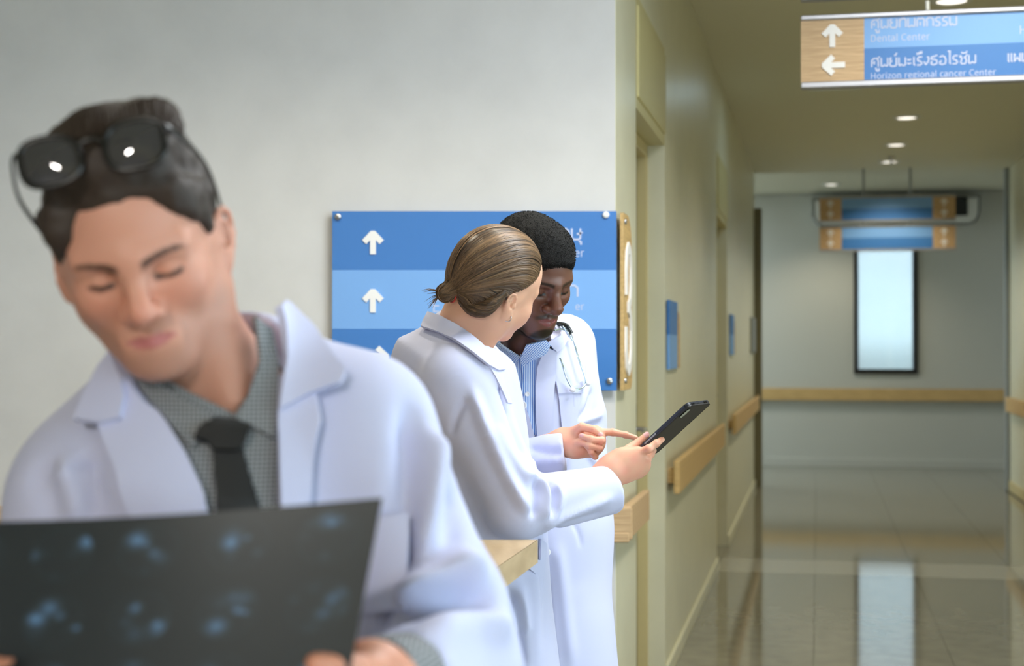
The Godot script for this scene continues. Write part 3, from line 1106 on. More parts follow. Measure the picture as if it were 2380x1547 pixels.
# lays a piece of cloth cut to an outline (picture points) on a body; the cloth has thickness and its own edge
func drape(F: Field, outline: Array, z0: float, step: float, lift: float, thick: float, m: MB, swell: Variant = null) -> void:
	var poly := PackedVector2Array()
	for p in outline:
		poly.append(p)
	var pts := PackedVector2Array()
	for k in poly.size():
		var a := poly[k]
		var b := poly[(k + 1) % poly.size()]
		var n := maxi(1, int(round(a.distance_to(b) / step)))
		for s in n:
			pts.append(a.lerp(b, float(s) / n))
	var rim := pts.size()
	var lo := poly[0]
	var hi := poly[0]
	for p in poly:
		lo = lo.min(p)
		hi = hi.max(p)
	var y := lo.y + step * 0.5
	var odd := false
	while y < hi.y:
		var x := lo.x + (step if odd else step * 0.5)
		while x < hi.x:
			var p := Vector2(x, y)
			if Geometry2D.is_point_in_polygon(p, poly):
				var far := true
				for k in rim:
					if pts[k].distance_squared_to(p) < step * step * 0.3:
						far = false
						break
				if far:
					pts.append(p)
			x += step
		y += step * 0.87
		odd = not odd
	var ids := Geometry2D.triangulate_delaunay(pts)
	var eye := Vector3(0, EYE, 0)
	var at := m.v.size()
	var N := pts.size()
	var under := PackedVector3Array()
	for p in pts:
		var o := P(p.x, p.y, z0)
		var h := F.march(o, (o - eye).normalized())
		var nn := F.normal(h, 0.006)
		var s: float = swell.call(p) if swell != null else 0.0
		m.v.append(h + nn * (lift + s))
		under.append(h + nn * (lift + s - thick))
		m.n.append(Vector3.ZERO)
		m.c.append(m.tint)
	var tf := m.i.size()
	for k in range(0, ids.size(), 3):
		var c := (pts[ids[k]] + pts[ids[k + 1]] + pts[ids[k + 2]]) / 3.0
		if not Geometry2D.is_point_in_polygon(c, poly):
			continue
		var cr := (pts[ids[k + 1]] - pts[ids[k]]).cross(pts[ids[k + 2]] - pts[ids[k]])
		if cr > 0.0:
			m.i.append_array(PackedInt32Array([at + ids[k], at + ids[k + 1], at + ids[k + 2]]))
		else:
			m.i.append_array(PackedInt32Array([at + ids[k], at + ids[k + 2], at + ids[k + 1]]))
	shade(m, at, tf)
	var mid := Vector3.ZERO
	for k in rim:
		mid += m.v[at + k] / rim
	for k in rim:
		var q := (k + 1) % rim
		var out := (m.v[at + q] - m.v[at + k]).cross(m.n[at + k])
		if out.dot(m.v[at + k] - mid) < 0.0:
			out = -out
		m.face([m.v[at + k], m.v[at + q], under[q], under[k]], out)

# ------------------------------------------------------------------ heads and hands
# the basis of a head: yaw from facing the camera towards its right, pitch down, roll about the line of sight; x is the person's left
func head_basis(yaw: float, pitch: float, roll: float) -> Basis:
	var f0 := Vector3(sin(deg_to_rad(yaw)), 0, cos(deg_to_rad(yaw)))
	var p := deg_to_rad(pitch)
	var f := f0 * cos(p) - Vector3.UP * sin(p)
	var u := Vector3.UP * cos(p) + f0 * sin(p)
	var b := Basis(u.cross(f), u, f)
	return Basis(f, deg_to_rad(roll)) * b

# the prims of a bare head in its own frame: origin between the ears, z forward
func head(F: Field, X: Transform3D, o: Dictionary) -> void:
	var s: float = o.get("size", 1.0)
	var g := func(x: float, y: float, z: float) -> Vector3: return X * (Vector3(x, y, z) * s)
	var B := X.basis
	var jaw: float = o.get("jaw", 1.0)
	var nose: float = o.get("nose", 1.0)
	var lip: float = o.get("lip", 1.0)
	var brow: float = o.get("brow", 1.0)
	F.ell(g.call(0, 0.022, -0.014), Vector3(0.074, 0.086, 0.094) * s, B, 0.02)
	F.ell(g.call(0, 0.018, 0.03), Vector3(0.060, 0.070, 0.052) * s, B, 0.03 * s)
	F.ell(g.call(0, -0.045, 0.030), Vector3(0.056 * jaw, 0.066, 0.050) * s, B, 0.03 * s)
	for e in [-1.0, 1.0]:
		F.cone(g.call(e * 0.050 * jaw, -0.060, -0.004), g.call(e * 0.018 * jaw, -0.104, 0.058), 0.018 * s, 0.016 * s, 0.03 * s)
		F.cone(g.call(e * 0.058, -0.015, 0.0), g.call(e * 0.050 * jaw, -0.060, -0.004), 0.018 * s, 0.017 * s, 0.03 * s)
		F.ell(g.call(e * 0.042, -0.034, 0.052), Vector3(0.019, 0.017, 0.020) * s, B, 0.028 * s)
	F.ell(g.call(0, -0.108 + o.get("chin", 0.0), 0.066), Vector3(0.022, 0.017, 0.018) * s, B, 0.02 * s)
	var puff: float = o.get("cheek", 0.0)
	if puff > 0.0:
		for e in [-1.0, 1.0]:
			F.ell(g.call(e * 0.036, -0.056, 0.050), Vector3(0.026, 0.028, 0.028) * s * puff, B, 0.025 * s)
	# brow, sockets, lids
	for e in [-1.0, 1.0]:
		F.cone(g.call(e * 0.008, 0.004, 0.082), g.call(e * 0.046, 0.008, 0.066), 0.009 * s * brow, 0.007 * s * brow, 0.018 * s)
		F.ell(g.call(e * 0.032, -0.013, 0.090 - o.get("socket", 0.0)), Vector3(0.019, 0.011, 0.014) * s, B, 0.010 * s, true)
	for e in [-1.0, 1.0]:
		F.ball(g.call(e * 0.032, -0.013, 0.0665), 0.0135 * s, 0.004 * s)
		F.cone(g.call(e * 0.020, -0.020, 0.079), g.call(e * 0.045, -0.019, 0.071), 0.0022 * s, 0.0018 * s, 0.003 * s)
	# nose
	F.cone(g.call(0, 0.0, 0.080), g.call(0, -0.040, 0.102 + 0.004 * (nose - 1)), 0.0085 * s, 0.0105 * s * nose, 0.012 * s)
	F.ball(g.call(0, -0.044, 0.103), 0.0095 * s * nose, 0.008 * s)
	for e in [-1.0, 1.0]:
		F.ell(g.call(e * 0.0125 * nose, -0.047, 0.092), Vector3(0.0085 * nose, 0.0085, 0.011) * s, B, 0.006 * s)
		F.ell(g.call(e * 0.0075 * nose, -0.0565, 0.095), Vector3(0.004 * nose, 0.003, 0.0055) * s, B, 0.003 * s, true)
	# mouth
	var mz: float = o.get("muzzle", 0.0)
	F.ell(g.call(0, -0.078, 0.068 + mz), Vector3(0.031, 0.020, 0.019) * s, B, 0.020 * s)
	for e in [-1.0, 1.0]:
		F.cone(g.call(0.0, -0.0715, 0.0855 + mz), g.call(e * 0.021, -0.0760, 0.077 + mz), 0.0042 * s * lip, 0.0024 * s, 0.006 * s)
		F.cone(g.call(0.0, -0.0820, 0.0845 + mz), g.call(e * 0.019, -0.0785, 0.077 + mz), 0.0052 * s * lip, 0.0026 * s, 0.006 * s)
	F.cone(g.call(-0.022, -0.0768, 0.0805 + mz), g.call(0, -0.0768, 0.0925 + mz), 0.0012 * s, 0.0012 * s, 0.003 * s, true)
	F.cone(g.call(0.022, -0.0768, 0.0805 + mz), g.call(0, -0.0768, 0.0925 + mz), 0.0012 * s, 0.0012 * s, 0.003 * s, true)
	F.ell(g.call(0, -0.063, 0.092 + mz), Vector3(0.0035, 0.006, 0.003) * s, B, 0.004 * s, true)
	# ears: plate, bowl, rolled rim, inner ridge, tragus, lobe
	for e in [-1.0, 1.0]:
		var E := ear_frame(X, e, s, o.get("ear", 1.0), o.get("flare", -0.10))
		var es: float = s * o.get("ear", 1.0)
		F.ell(E * Vector3(-2, 1, 3.5), Vector3(0.0145, 0.028, 0.0050) * es, E.basis.orthonormalized(), 0.006)
		F.ell(E * Vector3(3, -5, 10), Vector3(0.0085, 0.0115, 0.0085) * es, E.basis.orthonormalized(), 0.002, true)
		F.ell(E * Vector3(0, 11, 11), Vector3(0.0085, 0.0120, 0.0060) * es, E.basis.orthonormalized(), 0.003, true)
		var rim := [Vector3(5, 0, 6), Vector3(9, 9, 7), Vector3(9.5, 19, 7), Vector3(4, 27, 8), Vector3(-5, 29, 9), Vector3(-13, 23, 9.5), Vector3(-16, 12, 9.5), Vector3(-15, 0, 9), Vector3(-11.5, -12, 7.5), Vector3(-6, -21, 6.5)]
		for k in rim.size() - 1:
			F.cone(E * rim[k], E * rim[k + 1], 0.0031 * es, 0.0031 * es, 0.0025)
		var ridge := [Vector3(1, 20, 6.5), Vector3(-6, 13, 8), Vector3(-8.5, 3, 8.5), Vector3(-7.5, -7, 8.5), Vector3(-3, -14, 8)]
		for k in ridge.size() - 1:
			F.cone(E * ridge[k], E * ridge[k + 1], 0.0026 * es, 0.0028 * es, 0.003)
		F.ball(E * Vector3(9.5, -5, 6.5), 0.0042 * es, 0.005)
		F.ball(E * Vector3(2.5, -15.5, 7), 0.0036 * es, 0.004)
		F.ell(E * Vector3(0.5, -25, 5), Vector3(0.0072, 0.0085, 0.0042) * es, E.basis.orthonormalized(), 0.006)

# the frame of an ear in millimetres: x towards the face, y up, z away from the skull
func ear_frame(X: Transform3D, e: float, s: float, size: float, flare := -0.10) -> Transform3D:
	var n := Vector3(e * cos(flare), 0.0, sin(flare))
	var u := Vector3(0, cos(0.16), -sin(0.16))
	var f := (Vector3.BACK - n * n.z)
	f = (f - u * f.dot(u)).normalized()
	n = (n - u * n.dot(u) - f * n.dot(f)).normalized()
	return Transform3D(X.basis * Basis(f, u, n) * Basis.from_scale(Vector3(0.001, 0.001, 0.00125) * s * size), X * (Vector3(e * 0.0765, -0.018, -0.012) * s))

# the pigment of a head's skin at a point of its own frame
func skin_at(q: Vector3, skin: Color, lips: Color, lash: Color, stubble: Color, beard: float, full := 1.0) -> Color:
	var c := skin
	var ax := absf(q.x)
	# cheeks and nose a little ruddier
	var ruddy := exp(-(Vector2(ax - 0.04, q.y + 0.038).length_squared()) / 0.0005) + exp(-(Vector2(ax, q.y + 0.042).length_squared()) / 0.0003)
	if q.z > 0.03:
		c = c.lerp(c * Color(1.06, 0.86, 0.84), 0.5 * minf(ruddy, 1.0))
	# lips
	var lipw := 0.0
	if q.z > 0.062 and ax < 0.026:
		var top := -0.0772 + 0.0064 * full - 0.0010 * cos(ax / 0.0045) * float(ax < 0.012) - 9.0 * full * ax * ax
		var low := -0.0772 - 0.0074 * full + 12.0 * full * ax * ax
		lipw = smoothstep(top + 0.0010, top - 0.0012, q.y) * smoothstep(low - 0.0012, low + 0.0010, q.y)
		c = c.lerp(lips, lipw)
	# lash line under the lowered lid
	if q.z > 0.06 and ax > 0.017 and ax < 0.048:
		var line := -0.0195 + 0.0025 * absf(ax - 0.032) / 0.013
		c = c.lerp(lash, smoothstep(0.0034, 0.0016, absf(q.y - line)) * smoothstep(0.017, 0.020, ax) * smoothstep(0.048, 0.044, ax))
	# stubble on the jaw and above the lip
	if beard > 0.0:
		var low := smoothstep(-0.050, -0.072, q.y) * smoothstep(-0.02, 0.02, q.z)
		var lipzone := exp(-pow((q.y + 0.079) / 0.013, 2.0)) * float(ax < 0.03) * float(q.z > 0.07)
		var cheek := smoothstep(0.02, 0.045, ax)
		var w := clampf(low - lipzone, 0.0, 1.0) * beard * (1.0 - 0.25 * cheek)
		c = c.lerp(stubble, w * (1.0 - lipw))
	return c

# a hand from its joints: wrist, five chains [root, knuckle, middle, tip], radii
func hand(F: Field, wrist: Vector3, chains: Array, palm: Vector3, s: float, fs := 1.0) -> void:
	# palm: a direction out of the palm, for its flattening
	for k in range(1, 5):
		var c: Array = chains[k]
		F.flat(wrist.lerp(c[0], 0.12), c[0], 0.019 * s, 0.0135 * s, palm, 1.25, 0.014)
	F.flat(wrist, (chains[1][0] + chains[4][0]) * 0.5, 0.023 * s, 0.025 * s, palm, 1.5, 0.012)
	for k in 5:
		var c: Array = chains[k]
		var r: Array = [[0.0145, 0.0110, 0.0098, 0.0080], [0.0105, 0.0092, 0.0082, 0.0068], [0.0108, 0.0094, 0.0084, 0.0070], [0.0102, 0.0088, 0.0079, 0.0066], [0.0092, 0.0078, 0.0070, 0.0058]][k]
		for j in c.size() - 1:
			F.cone(c[j], c[j + 1], r[j] * s * fs, r[j + 1] * s * fs, 0.010 if j == 0 and k == 0 else 0.0018)
			if j > 0 and k > 0:
				F.ball(c[j], r[j] * s * fs * 1.07, 0.003)

# a nail lying on a fingertip: tip, direction of the finger, direction out of the nail
func nail(m: MB, tip: Vector3, along: Vector3, out: Vector3, w: float, l: float) -> void:
	along = along.normalized()
	out = (out - along * out.dot(along)).normalized()
	var side := along.cross(out)
	var pts := []
	for r in 7:
		for c in 7:
			var u := (c - 3) / 3.0
			var v := (r - 3) / 3.0
			var sq := sqrt(maxf(0.0, 1.0 - pow(absf(v), 3.0)))
			pts.append(tip + side * (u * w * (0.55 + 0.45 * sq)) + along * (v * l * (1.0 - 0.12 * u * u)) + out * (-0.9 * w * u * u * 0.5 - 0.0006 * v * v))
	m.grid(pts, 7, 7)
	var back := []
	for p in pts:
		back.append(p - out * 0.0012)
	var rev := []
	for r in 7:
		for c in 7:
			rev.append(back[r * 7 + 6 - c])
	m.grid(rev, 7, 7)

# ------------------------------------------------------------------ people
func lin(r: float, g: float, b: float) -> Color:
	return Color(r, g, b).srgb_to_linear()

func people_materials() -> void:
	mat("oak_top", Color(0.76, 0.67, 0.54), 0.45)
	M.oak_top.albedo_texture = M.oak.albedo_texture
	tri_map(M.oak_top, Vector3(3.0, 3.0, 0.8))
	var weave := noise_tex(0.35, Color(0.4, 0.4, 0.4), Color(0.6, 0.6, 0.6), 2, 256, 21)
	var m := mat("coat_cloth", Color(0.765, 0.78, 0.895), 0.85)
	m.heightmap_enabled = true
	m.heightmap_texture = weave
	m.heightmap_scale = 0.02
	tri_map(m, Vector3.ONE * 6.0)
	m.rim_enabled = true
	m.rim = 0.25
	for k in ["skin_fair", "skin_deep", "skin_warm"]:
		m = mat(k, Color.WHITE, 0.5)
		m.vertex_color_use_as_albedo = true
		m.subsurf_scatter_enabled = true
		m.subsurf_scatter_strength = 0.12
	M.skin_deep.roughness = 0.38
	m = mat("hair_strands", Color.WHITE, 0.38)
	m.vertex_color_use_as_albedo = true
	mat("hair_brown", Color(0.24, 0.17, 0.12), 0.55)
	m = mat("hair_black", Color(0.036, 0.032, 0.032), 0.95)
	m.heightmap_enabled = true
	m.heightmap_texture = noise_tex(0.12, Color.BLACK, Color.WHITE, 3, 256, 31)
	m.heightmap_scale = 0.25
	tri_map(m, Vector3.ONE * 14.0)
	mat("hair_dark", Color(0.195, 0.145, 0.115), 0.62)
	# the striped shirt: woven white and blue stripes; the checked shirt: fine grey check
	var im := Image.create(64, 64, false, Image.FORMAT_RGB8)
	im.fill(Color(0.80, 0.87, 0.96))
	for x in range(0, 64, 16):
		im.fill_rect(Rect2i(x, 0, 7, 64), Color(0.36, 0.53, 0.82))
	m = mat("stripe_cloth", Color.WHITE, 0.8)
	m.albedo_texture = ImageTexture.create_from_image(im)
	tri_map(m, Vector3.ONE * 52.0)
	im = Image.create(64, 64, false, Image.FORMAT_RGB8)
	for y in 64:
		for x in 64:
			im.set_pixel(x, y, Color(0.36, 0.53, 0.82) if (x + y) % 16 < 7 else Color(0.84, 0.90, 0.97))
	m = mat("stripe_collar", Color.WHITE, 0.8)
	m.albedo_texture = ImageTexture.create_from_image(im)
	tri_map(m, Vector3.ONE * 46.0)
	im = Image.create(64, 64, false, Image.FORMAT_RGB8)
	im.fill(Color(0.64, 0.65, 0.66))
	for x in range(0, 64, 16):
		im.fill_rect(Rect2i(x, 0, 6, 64), Color(0.34, 0.35, 0.37))
		im.fill_rect(Rect2i(0, x, 64, 6), Color(0.34, 0.35, 0.37))
	m = mat("check_cloth", Color.WHITE, 0.8)
	m.albedo_texture = ImageTexture.create_from_image(im)
	tri_map(m, Vector3.ONE * 58.0)
	mat("tie_cloth", Color(0.018, 0.022, 0.035), 0.6)
	mat("trouser_cloth", Color(0.06, 0.06, 0.08), 0.8)
	mat("shoe_leather", Color(0.05, 0.045, 0.04), 0.35)
	mat("pearl", Color(0.93, 0.93, 0.95), 0.2)
	mat("nail_pink", Color(0.88, 0.66, 0.66), 0.3)
	mat("rubber_green", Color(0.03, 0.09, 0.09), 0.4)
	mat("chrome", Color(0.80, 0.88, 0.90), 0.15, 0.9)
	mat("red_band", Color(0.72, 0.20, 0.14), 0.5)
	mat("phone_back", Color(0.115, 0.12, 0.125), 0.42)
	mat("phone_edge", Color(0.10, 0.125, 0.17), 0.35)
	mat("phone_black", Color(0.015, 0.016, 0.02), 0.2)
	mat("camera_glass", Color(0.62, 0.64, 0.58), 0.15)
	mat("spectacle_black", Color(0.02, 0.022, 0.026), 0.25)
	m = mat("smoked_lens", Color(0.18, 0.18, 0.20), 0.04)
	m.metallic_specular = 0.7

# a person's node: its meshes are built in world coordinates round the feet
func person(where: Vector3, label: String) -> Node3D:
	var o := base("person", where)
	tag(o, label, "person")
	return o

func worn(called: String, m: MB, material: Material, who: Node3D, parent: Node3D = null) -> MeshInstance3D:
	return part(called, m.mesh(), material, who if parent == null else parent, Transform3D(Basis(), -who.position if parent == null else Vector3.ZERO))

func folds(list: Array, F: Field, z0: float) -> Array:
	# fold lines [picture points], width, height -> lines on the cloth
	var out := []
	var eye := Vector3(0, EYE, 0)
	for f in list:
		var pts := []
		for p in curve(f[0], maxi(2, (f[0].size() - 1) * 4)):
			var o := P(p.x, p.y, z0)
			pts.append(F.march(o, (o - eye).normalized()))
		var lo: Vector3 = pts[0]
		var hi: Vector3 = pts[0]
		for p in pts:
			lo = lo.min(p)
			hi = hi.max(p)
		var w: float = f[1]
		out.append([pts, w, f[2], lo - Vector3.ONE * w * 2.5, hi + Vector3.ONE * w * 2.5])
	return out

func fold_height(p: Vector3, list: Array) -> float:
	var h := 0.0
	for f in list:
		if p.x < f[3].x or p.y < f[3].y or p.z < f[3].z or p.x > f[4].x or p.y > f[4].y or p.z > f[4].z:
			continue
		var pts: Array = f[0]
		var best := 1e9
		var along := 0.0
		var n := pts.size() - 1
		for k in n:
			var a: Vector3 = pts[k]
			var ba: Vector3 = pts[k + 1] - a
			var t := clampf((p - a).dot(ba) / maxf(ba.length_squared(), 1e-12), 0.0, 1.0)
			var d := (p - a - ba * t).length_squared()
			if d < best:
				best = d
				along = (k + t) / n
		var fade := minf(1.0, minf(along, 1.0 - along) * 5.0 + 0.15)
		h += f[2] * exp(-best / (f[1] * f[1])) * fade
	return h

func px(list: Array) -> Array:
	var out := []
	for k in range(0, list.size(), 2):
		out.append(Vector2(list[k], list[k + 1]))
	return out

func legs(who: Node3D, hips: Vector3, yaw: float, spread: float, stance: Vector3) -> void:
	# trousers and shoes below the coat, feet on the floor
	var side := Vector3(cos(yaw), 0, -sin(yaw))
	var fwd := Vector3(sin(yaw), 0, cos(yaw))
	var T := Field.new()
	T.cone(hips - side * 0.04, hips + side * 0.04, 0.085, 0.085, 0.04)
	for s in [-1.0, 1.0]:
		var foot: Vector3 = Vector3(hips.x, 0.07, hips.z) + side * s * spread + stance * s
		var knee: Vector3 = (hips + side * s * spread * 0.8).lerp(foot, 0.52) + fwd * 0.015
		T.cone(hips + side * s * spread * 0.8, knee, 0.075, 0.060, 0.03)
		T.cone(knee, foot, 0.066, 0.054, 0.02)
		var S := Field.new()
		var g := Vector3(foot.x, 0, foot.z)
		S.cone(g + Vector3(0, 0.045, 0) - fwd * 0.04, g + Vector3(0, 0.035, 0) + fwd * 0.14, 0.042, 0.036, 0.02)
		S.cone(g + Vector3(0, 0.06, 0) - fwd * 0.03, g + Vector3(0, 0.09, 0) - fwd * 0.01, 0.04, 0.042, 0.03)
		S.cut(g + Vector3(0, 0.002, 0), Vector3.DOWN, 0.4)
		var sm := MB.new()
		polygonize(S, g - Vector3(0.22, 0.02, 0.22), g + Vector3(0.22, 0.15, 0.22), 0.008, sm)
		worn("shoe", sm, M.shoe_leather, who)
	var tm := MB.new()
	polygonize(T, hips - Vector3(0.4, hips.y, 0.4), hips + Vector3(0.4, 0.15, 0.4), 0.014, tm)
	worn("trousers", tm, M.trouser_cloth, who)

func button(m: MB, F: Field, x: float, y: float, z0: float, r: float, lift: float) -> void:
	var eye := Vector3(0, EYE, 0)
	var o := P(x, y, z0)
	var h := F.march(o, (o - eye).normalized())
	var n := F.normal(h, 0.008)
	var u := n.cross(Vector3.UP).normalized()
	var X := Transform3D(Basis(u, n, u.cross(n)), h + n * lift)
	m.lathe([Vector2(r * 0.9, 0), Vector2(r, 0.0012), Vector2(r, 0.0026), Vector2(r * 0.85, 0.0032), Vector2(r * 0.6, 0.0022), Vector2(0, 0.0020)], 20, X)

func build_people() -> void:
	var t0 := Time.get_ticks_msec()
	build_woman()
	print("woman ", Time.get_ticks_msec() - t0)
	build_colleague()
	print("colleague ", Time.get_ticks_msec() - t0)
	build_front_doctor()
	print("front ", Time.get_ticks_msec() - t0)
	build_phone()
	build_stethoscope()
	build_film()
	build_spectacles()

# ------------------------------------------------------------------ the woman
var woman_coat: Field
var mate_coat: Field
var front_coat: Field
var front_head: Transform3D
var woman_head: Transform3D
var mate_head: Transform3D
const WS := 0.90

func build_woman() -> void:
	var foot := P(1110, 808, 3.0)
	var who := person(Vector3(foot.x, 0, foot.z), "woman in a white coat, brown hair in a low bun, pointing at a phone")
	var HB := head_basis(130, 10, 27)
	woman_head = Transform3D(HB, P(1160, 655, 2.95))
	var X := woman_head
	# skin: head, neck, hands and the hidden body in one mesh
	var skin := lin(0.88, 0.68, 0.57)
	var body := MB.new()
	var H := Field.new()
	head(H, X, {"size": WS, "jaw": 0.95, "nose": 0.9, "brow": 0.8, "cheek": 0.92, "muzzle": -0.007, "ear": 0.86})
	var nb := P(1062, 800, 3.0)
	H.cone(X * Vector3(0, -0.045, -0.035), nb, 0.052, 0.056, 0.03)
	H.cone(X * (Vector3(-0.045, -0.055, -0.005)), P(1105, 805, 2.95), 0.02, 0.03, 0.035)
	H.cone(nb, nb + (nb - X.origin) * 0.25, 0.056, 0.07, 0.02)
	var Xi := X.affine_inverse()
	var tone := func(p: Vector3) -> Color: return skin_at(Xi * p / WS, skin, lin(0.76, 0.42, 0.42), lin(0.25, 0.16, 0.12), skin, 0.0)
	polygonize(H, P(1000, 860, 3.0) - Vector3(0, 0, 0.16), P(1300, 520, 3.0) + Vector3(0, 0, 0.24), 0.0028, body, tone)
	var hand_tone := func(p: Vector3) -> Color:
		return skin.lerp(lin(0.90, 0.60, 0.52), 0.35 + 0.35 * sin(p.x * 150.0) * sin(p.y * 130.0 + 1.0) * sin(p.z * 140.0))
	# left hand, pointing, palm to the camera
	var z := 3.06
	var L := Field.new()
	var lw := P(1308, 1026, z + 0.01)
	var lc := [
		[P(1334, 1004, z - 0.005), P(1352, 991, z - 0.022), P(1378, 997, z - 0.030), P(1396, 1010, z - 0.030)],
		[P(1382, 1003, z), P(1424, 1004, z + 0.002), P(1454, 1010, z), P(1477, 1017, z - 0.002)],
		[P(1386, 1017, z), P(1398, 1023, z - 0.034), P(1374, 1020, z - 0.041), P(1351, 1012, z - 0.030)],
		[P(1383, 1033, z), P(1393, 1041, z - 0.033), P(1370, 1035, z - 0.042), P(1347, 1026, z - 0.028)],
		[P(1374, 1048, z), P(1383, 1060, z - 0.028), P(1374, 1050, z - 0.038), P(1364, 1037, z - 0.032)]]
	hand(L, lw, lc, Vector3(0, 0, 1), 0.94, 0.84)
	L.ell(P(1335, 1040, z - 0.010), Vector3(0.022, 0.020, 0.014), Basis(), 0.02)
	L.cone(lw, P(1260, 1040, z + 0.03), 0.023, 0.026, 0.015)
	polygonize(L, P(1255, 1090, z) - Vector3(0, 0, 0.08), P(1500, 970, z) + Vector3(0, 0, 0.075), 0.0020, body, hand_tone)
	# right hand, holding the phone, its back to the camera
	var R := Field.new()
	var y := 2.95
	var rw := P(1416, 1096, y)
	var rc := [
		[P(1440, 1066, y + 0.022), P(1460, 1044, y + 0.036), P(1482, 1029, y + 0.044), P(1501, 1013, y + 0.046)],
		[P(1484, 1053, y - 0.002), P(1507, 1043, y - 0.012), P(1525, 1030, y - 0.006), P(1538, 1021, y + 0.004)],
		[P(1490, 1070, y + 0.004), P(1503, 1066, y + 0.000), P(1512, 1055, y + 0.014), P(1519, 1046, y + 0.03)],
		[P(1487, 1086, y + 0.016), P(1497, 1080, y + 0.022), P(1503, 1070, y + 0.036), P(1509, 1062, y + 0.05)],
		[P(1478, 1098, y + 0.030), P(1487, 1092, y + 0.044), P(1494, 1082, y + 0.056), P(1500, 1074, y + 0.066)]]
	hand(R, rw, rc, Vector3(0.25, 0.35, -0.9), 0.98, 0.88)
	R.ell(P(1445, 1078, y + 0.006), Vector3(0.034, 0.030, 0.016), Basis(Vector3.BACK, 0.5), 0.02)
	R.cone(rw, P(1370, 1130, y - 0.01), 0.0255, 0.028, 0.015)
	polygonize(R, P(1360, 1150, y) - Vector3(0, 0, 0.1), P(1560, 985, y) + Vector3(0, 0, 0.06), 0.0020, body, hand_tone)
	# what the coat hides
	var hip := P(1100, 1290, 3.0)
	var I := Field.new()
	I.cone(P(1070, 900, 2.99), hip, 0.085, 0.10, 0.05)
	I.cone(P(1075, 895, 2.86), P(1110, 880, 3.12), 0.045, 0.045, 0.05)
	I.cone(P(1080, 900, 2.86), P(1205, 1180, 2.82), 0.04, 0.034, 0.03)
	I.cone(P(1205, 1180, 2.82), P(1390, 1120, 2.93), 0.034, 0.026, 0.02)
	I.cone(P(1110, 885, 3.12), P(1170, 1090, 3.12), 0.04, 0.034, 0.03)
	I.cone(P(1170, 1090, 3.12), P(1280, 1035, 3.08), 0.034, 0.025, 0.02)
	I.cone(nb, P(1070, 900, 2.99), 0.05, 0.07, 0.03)
	polygonize(I, Vector3(-0.4, 0.85, -3.35), Vector3(0.25, 1.42, -2.7), 0.013, body, func(_p: Vector3) -> Color: return skin)
	worn("body", body, M.skin_fair, who)
	# nails
	var nm: MB
	nm = MB.new()
	nail(nm, lc[0][3] + Vector3(0.000, 0.0035, 0.0062), lc[0][3] - lc[0][2], Vector3(0.15, 0.5, 0.85), 0.0052, 0.0062)
	worn("fingernail", nm, M.nail_pink, who)
	nm = MB.new()
	nail(nm, lc[2][3] + Vector3(0.0005, 0.001, 0.0068), lc[2][3] - lc[2][2], Vector3(-0.1, 0.1, 1), 0.0045, 0.0055)
	worn("fingernail", nm, M.nail_pink, who)
	nm = MB.new()
	nail(nm, lc[3][3] + Vector3(0.0005, 0.001, 0.0064), lc[3][3] - lc[3][2], Vector3(-0.1, 0.1, 1), 0.0043, 0.0052)
	worn("fingernail", nm, M.nail_pink, who)
	nm = MB.new()
	nail(nm, lc[4][3] + Vector3(0.0005, 0.001, 0.0056), lc[4][3] - lc[4][2], Vector3(-0.1, 0.1, 1), 0.0038, 0.0046)
	worn("fingernail", nm, M.nail_pink, who)
	nm = MB.new()
	nail(nm, rc[0][3] + Vector3(-0.001, 0.004, 0.0062), rc[0][3] - rc[0][2], Vector3(-0.2, 0.5, 0.85), 0.0056, 0.0072)
	worn("fingernail", nm, M.nail_pink, who)
	# coat
	var C := Field.new()
	woman_coat = C
	var TB := Basis(Vector3.UP, deg_to_rad(115))          # z runs to her front
	C.ell(P(1062, 965, 3.0), Vector3(0.165, 0.215, 0.106), TB * Basis(Vector3.RIGHT, 0.10), 0.03)
	C.cone(P(1062, 890, 2.875), P(1095, 862, 3.12), 0.066, 0.066, 0.06)
	C.cone(P(1030, 850, 3.0), P(1062, 800, 3.0), 0.105, 0.062, 0.05)
	C.ell(P(1085, 950, 3.0), Vector3(0.10, 0.12, 0.085), TB, 0.05)
	C.ell(P(1098, 1230, 3.0), Vector3(0.165, 0.30, 0.122), TB, 0.06)
	C.flat(P(1108, 1260, 3.0), P(1128, 1900, 3.0), 0.150, 0.205, Vector3(1, 0, -0.3), 1.12, 0.05)
	C.cone(P(1075, 900, 2.87), P(1206, 1178, 2.82), 0.068, 0.058, 0.035)
	C.cone(P(1206, 1178, 2.82), P(1440, 1133, 2.945), 0.058, 0.047, 0.02)
	C.cone(P(1108, 885, 3.10), P(1165, 1095, 3.12), 0.062, 0.054, 0.03)
	C.cone(P(1165, 1095, 3.12), P(1330, 1048, 3.06), 0.054, 0.046, 0.025)
	C.cut(P(1418, 1136, 2.935), P(1418, 1136, 2.935) - P(1300, 1168, 2.87) + Vector3(0, 0.012, 0), 0.12)
	C.cut(P(1314, 1046, 3.07), Vector3(1, 0.06, 0.1), 0.07)
	C.cone(P(1450, 1126, 2.95), P(1396, 1139, 2.925), 0.036, 0.033, 0.003, true)
	C.cone(P(1345, 1040, 3.06), P(1296, 1044, 3.075), 0.032, 0.030, 0.003, true)
	C.cut(Vector3(0, 0.62, 0), Vector3.DOWN, 4.0, 0.002)
	# the neck opening
	var hole := [C.cut(P(1075, 768, 2.99), P(1118, 700, 2.97) - P(1060, 805, 3.0) + Vector3(0.05, 0, 0), 0.12, 0.004),
		C.cone(P(1110, 720, 2.98), P(1060, 812, 3.0), 0.060, 0.056, 0.004, true)]
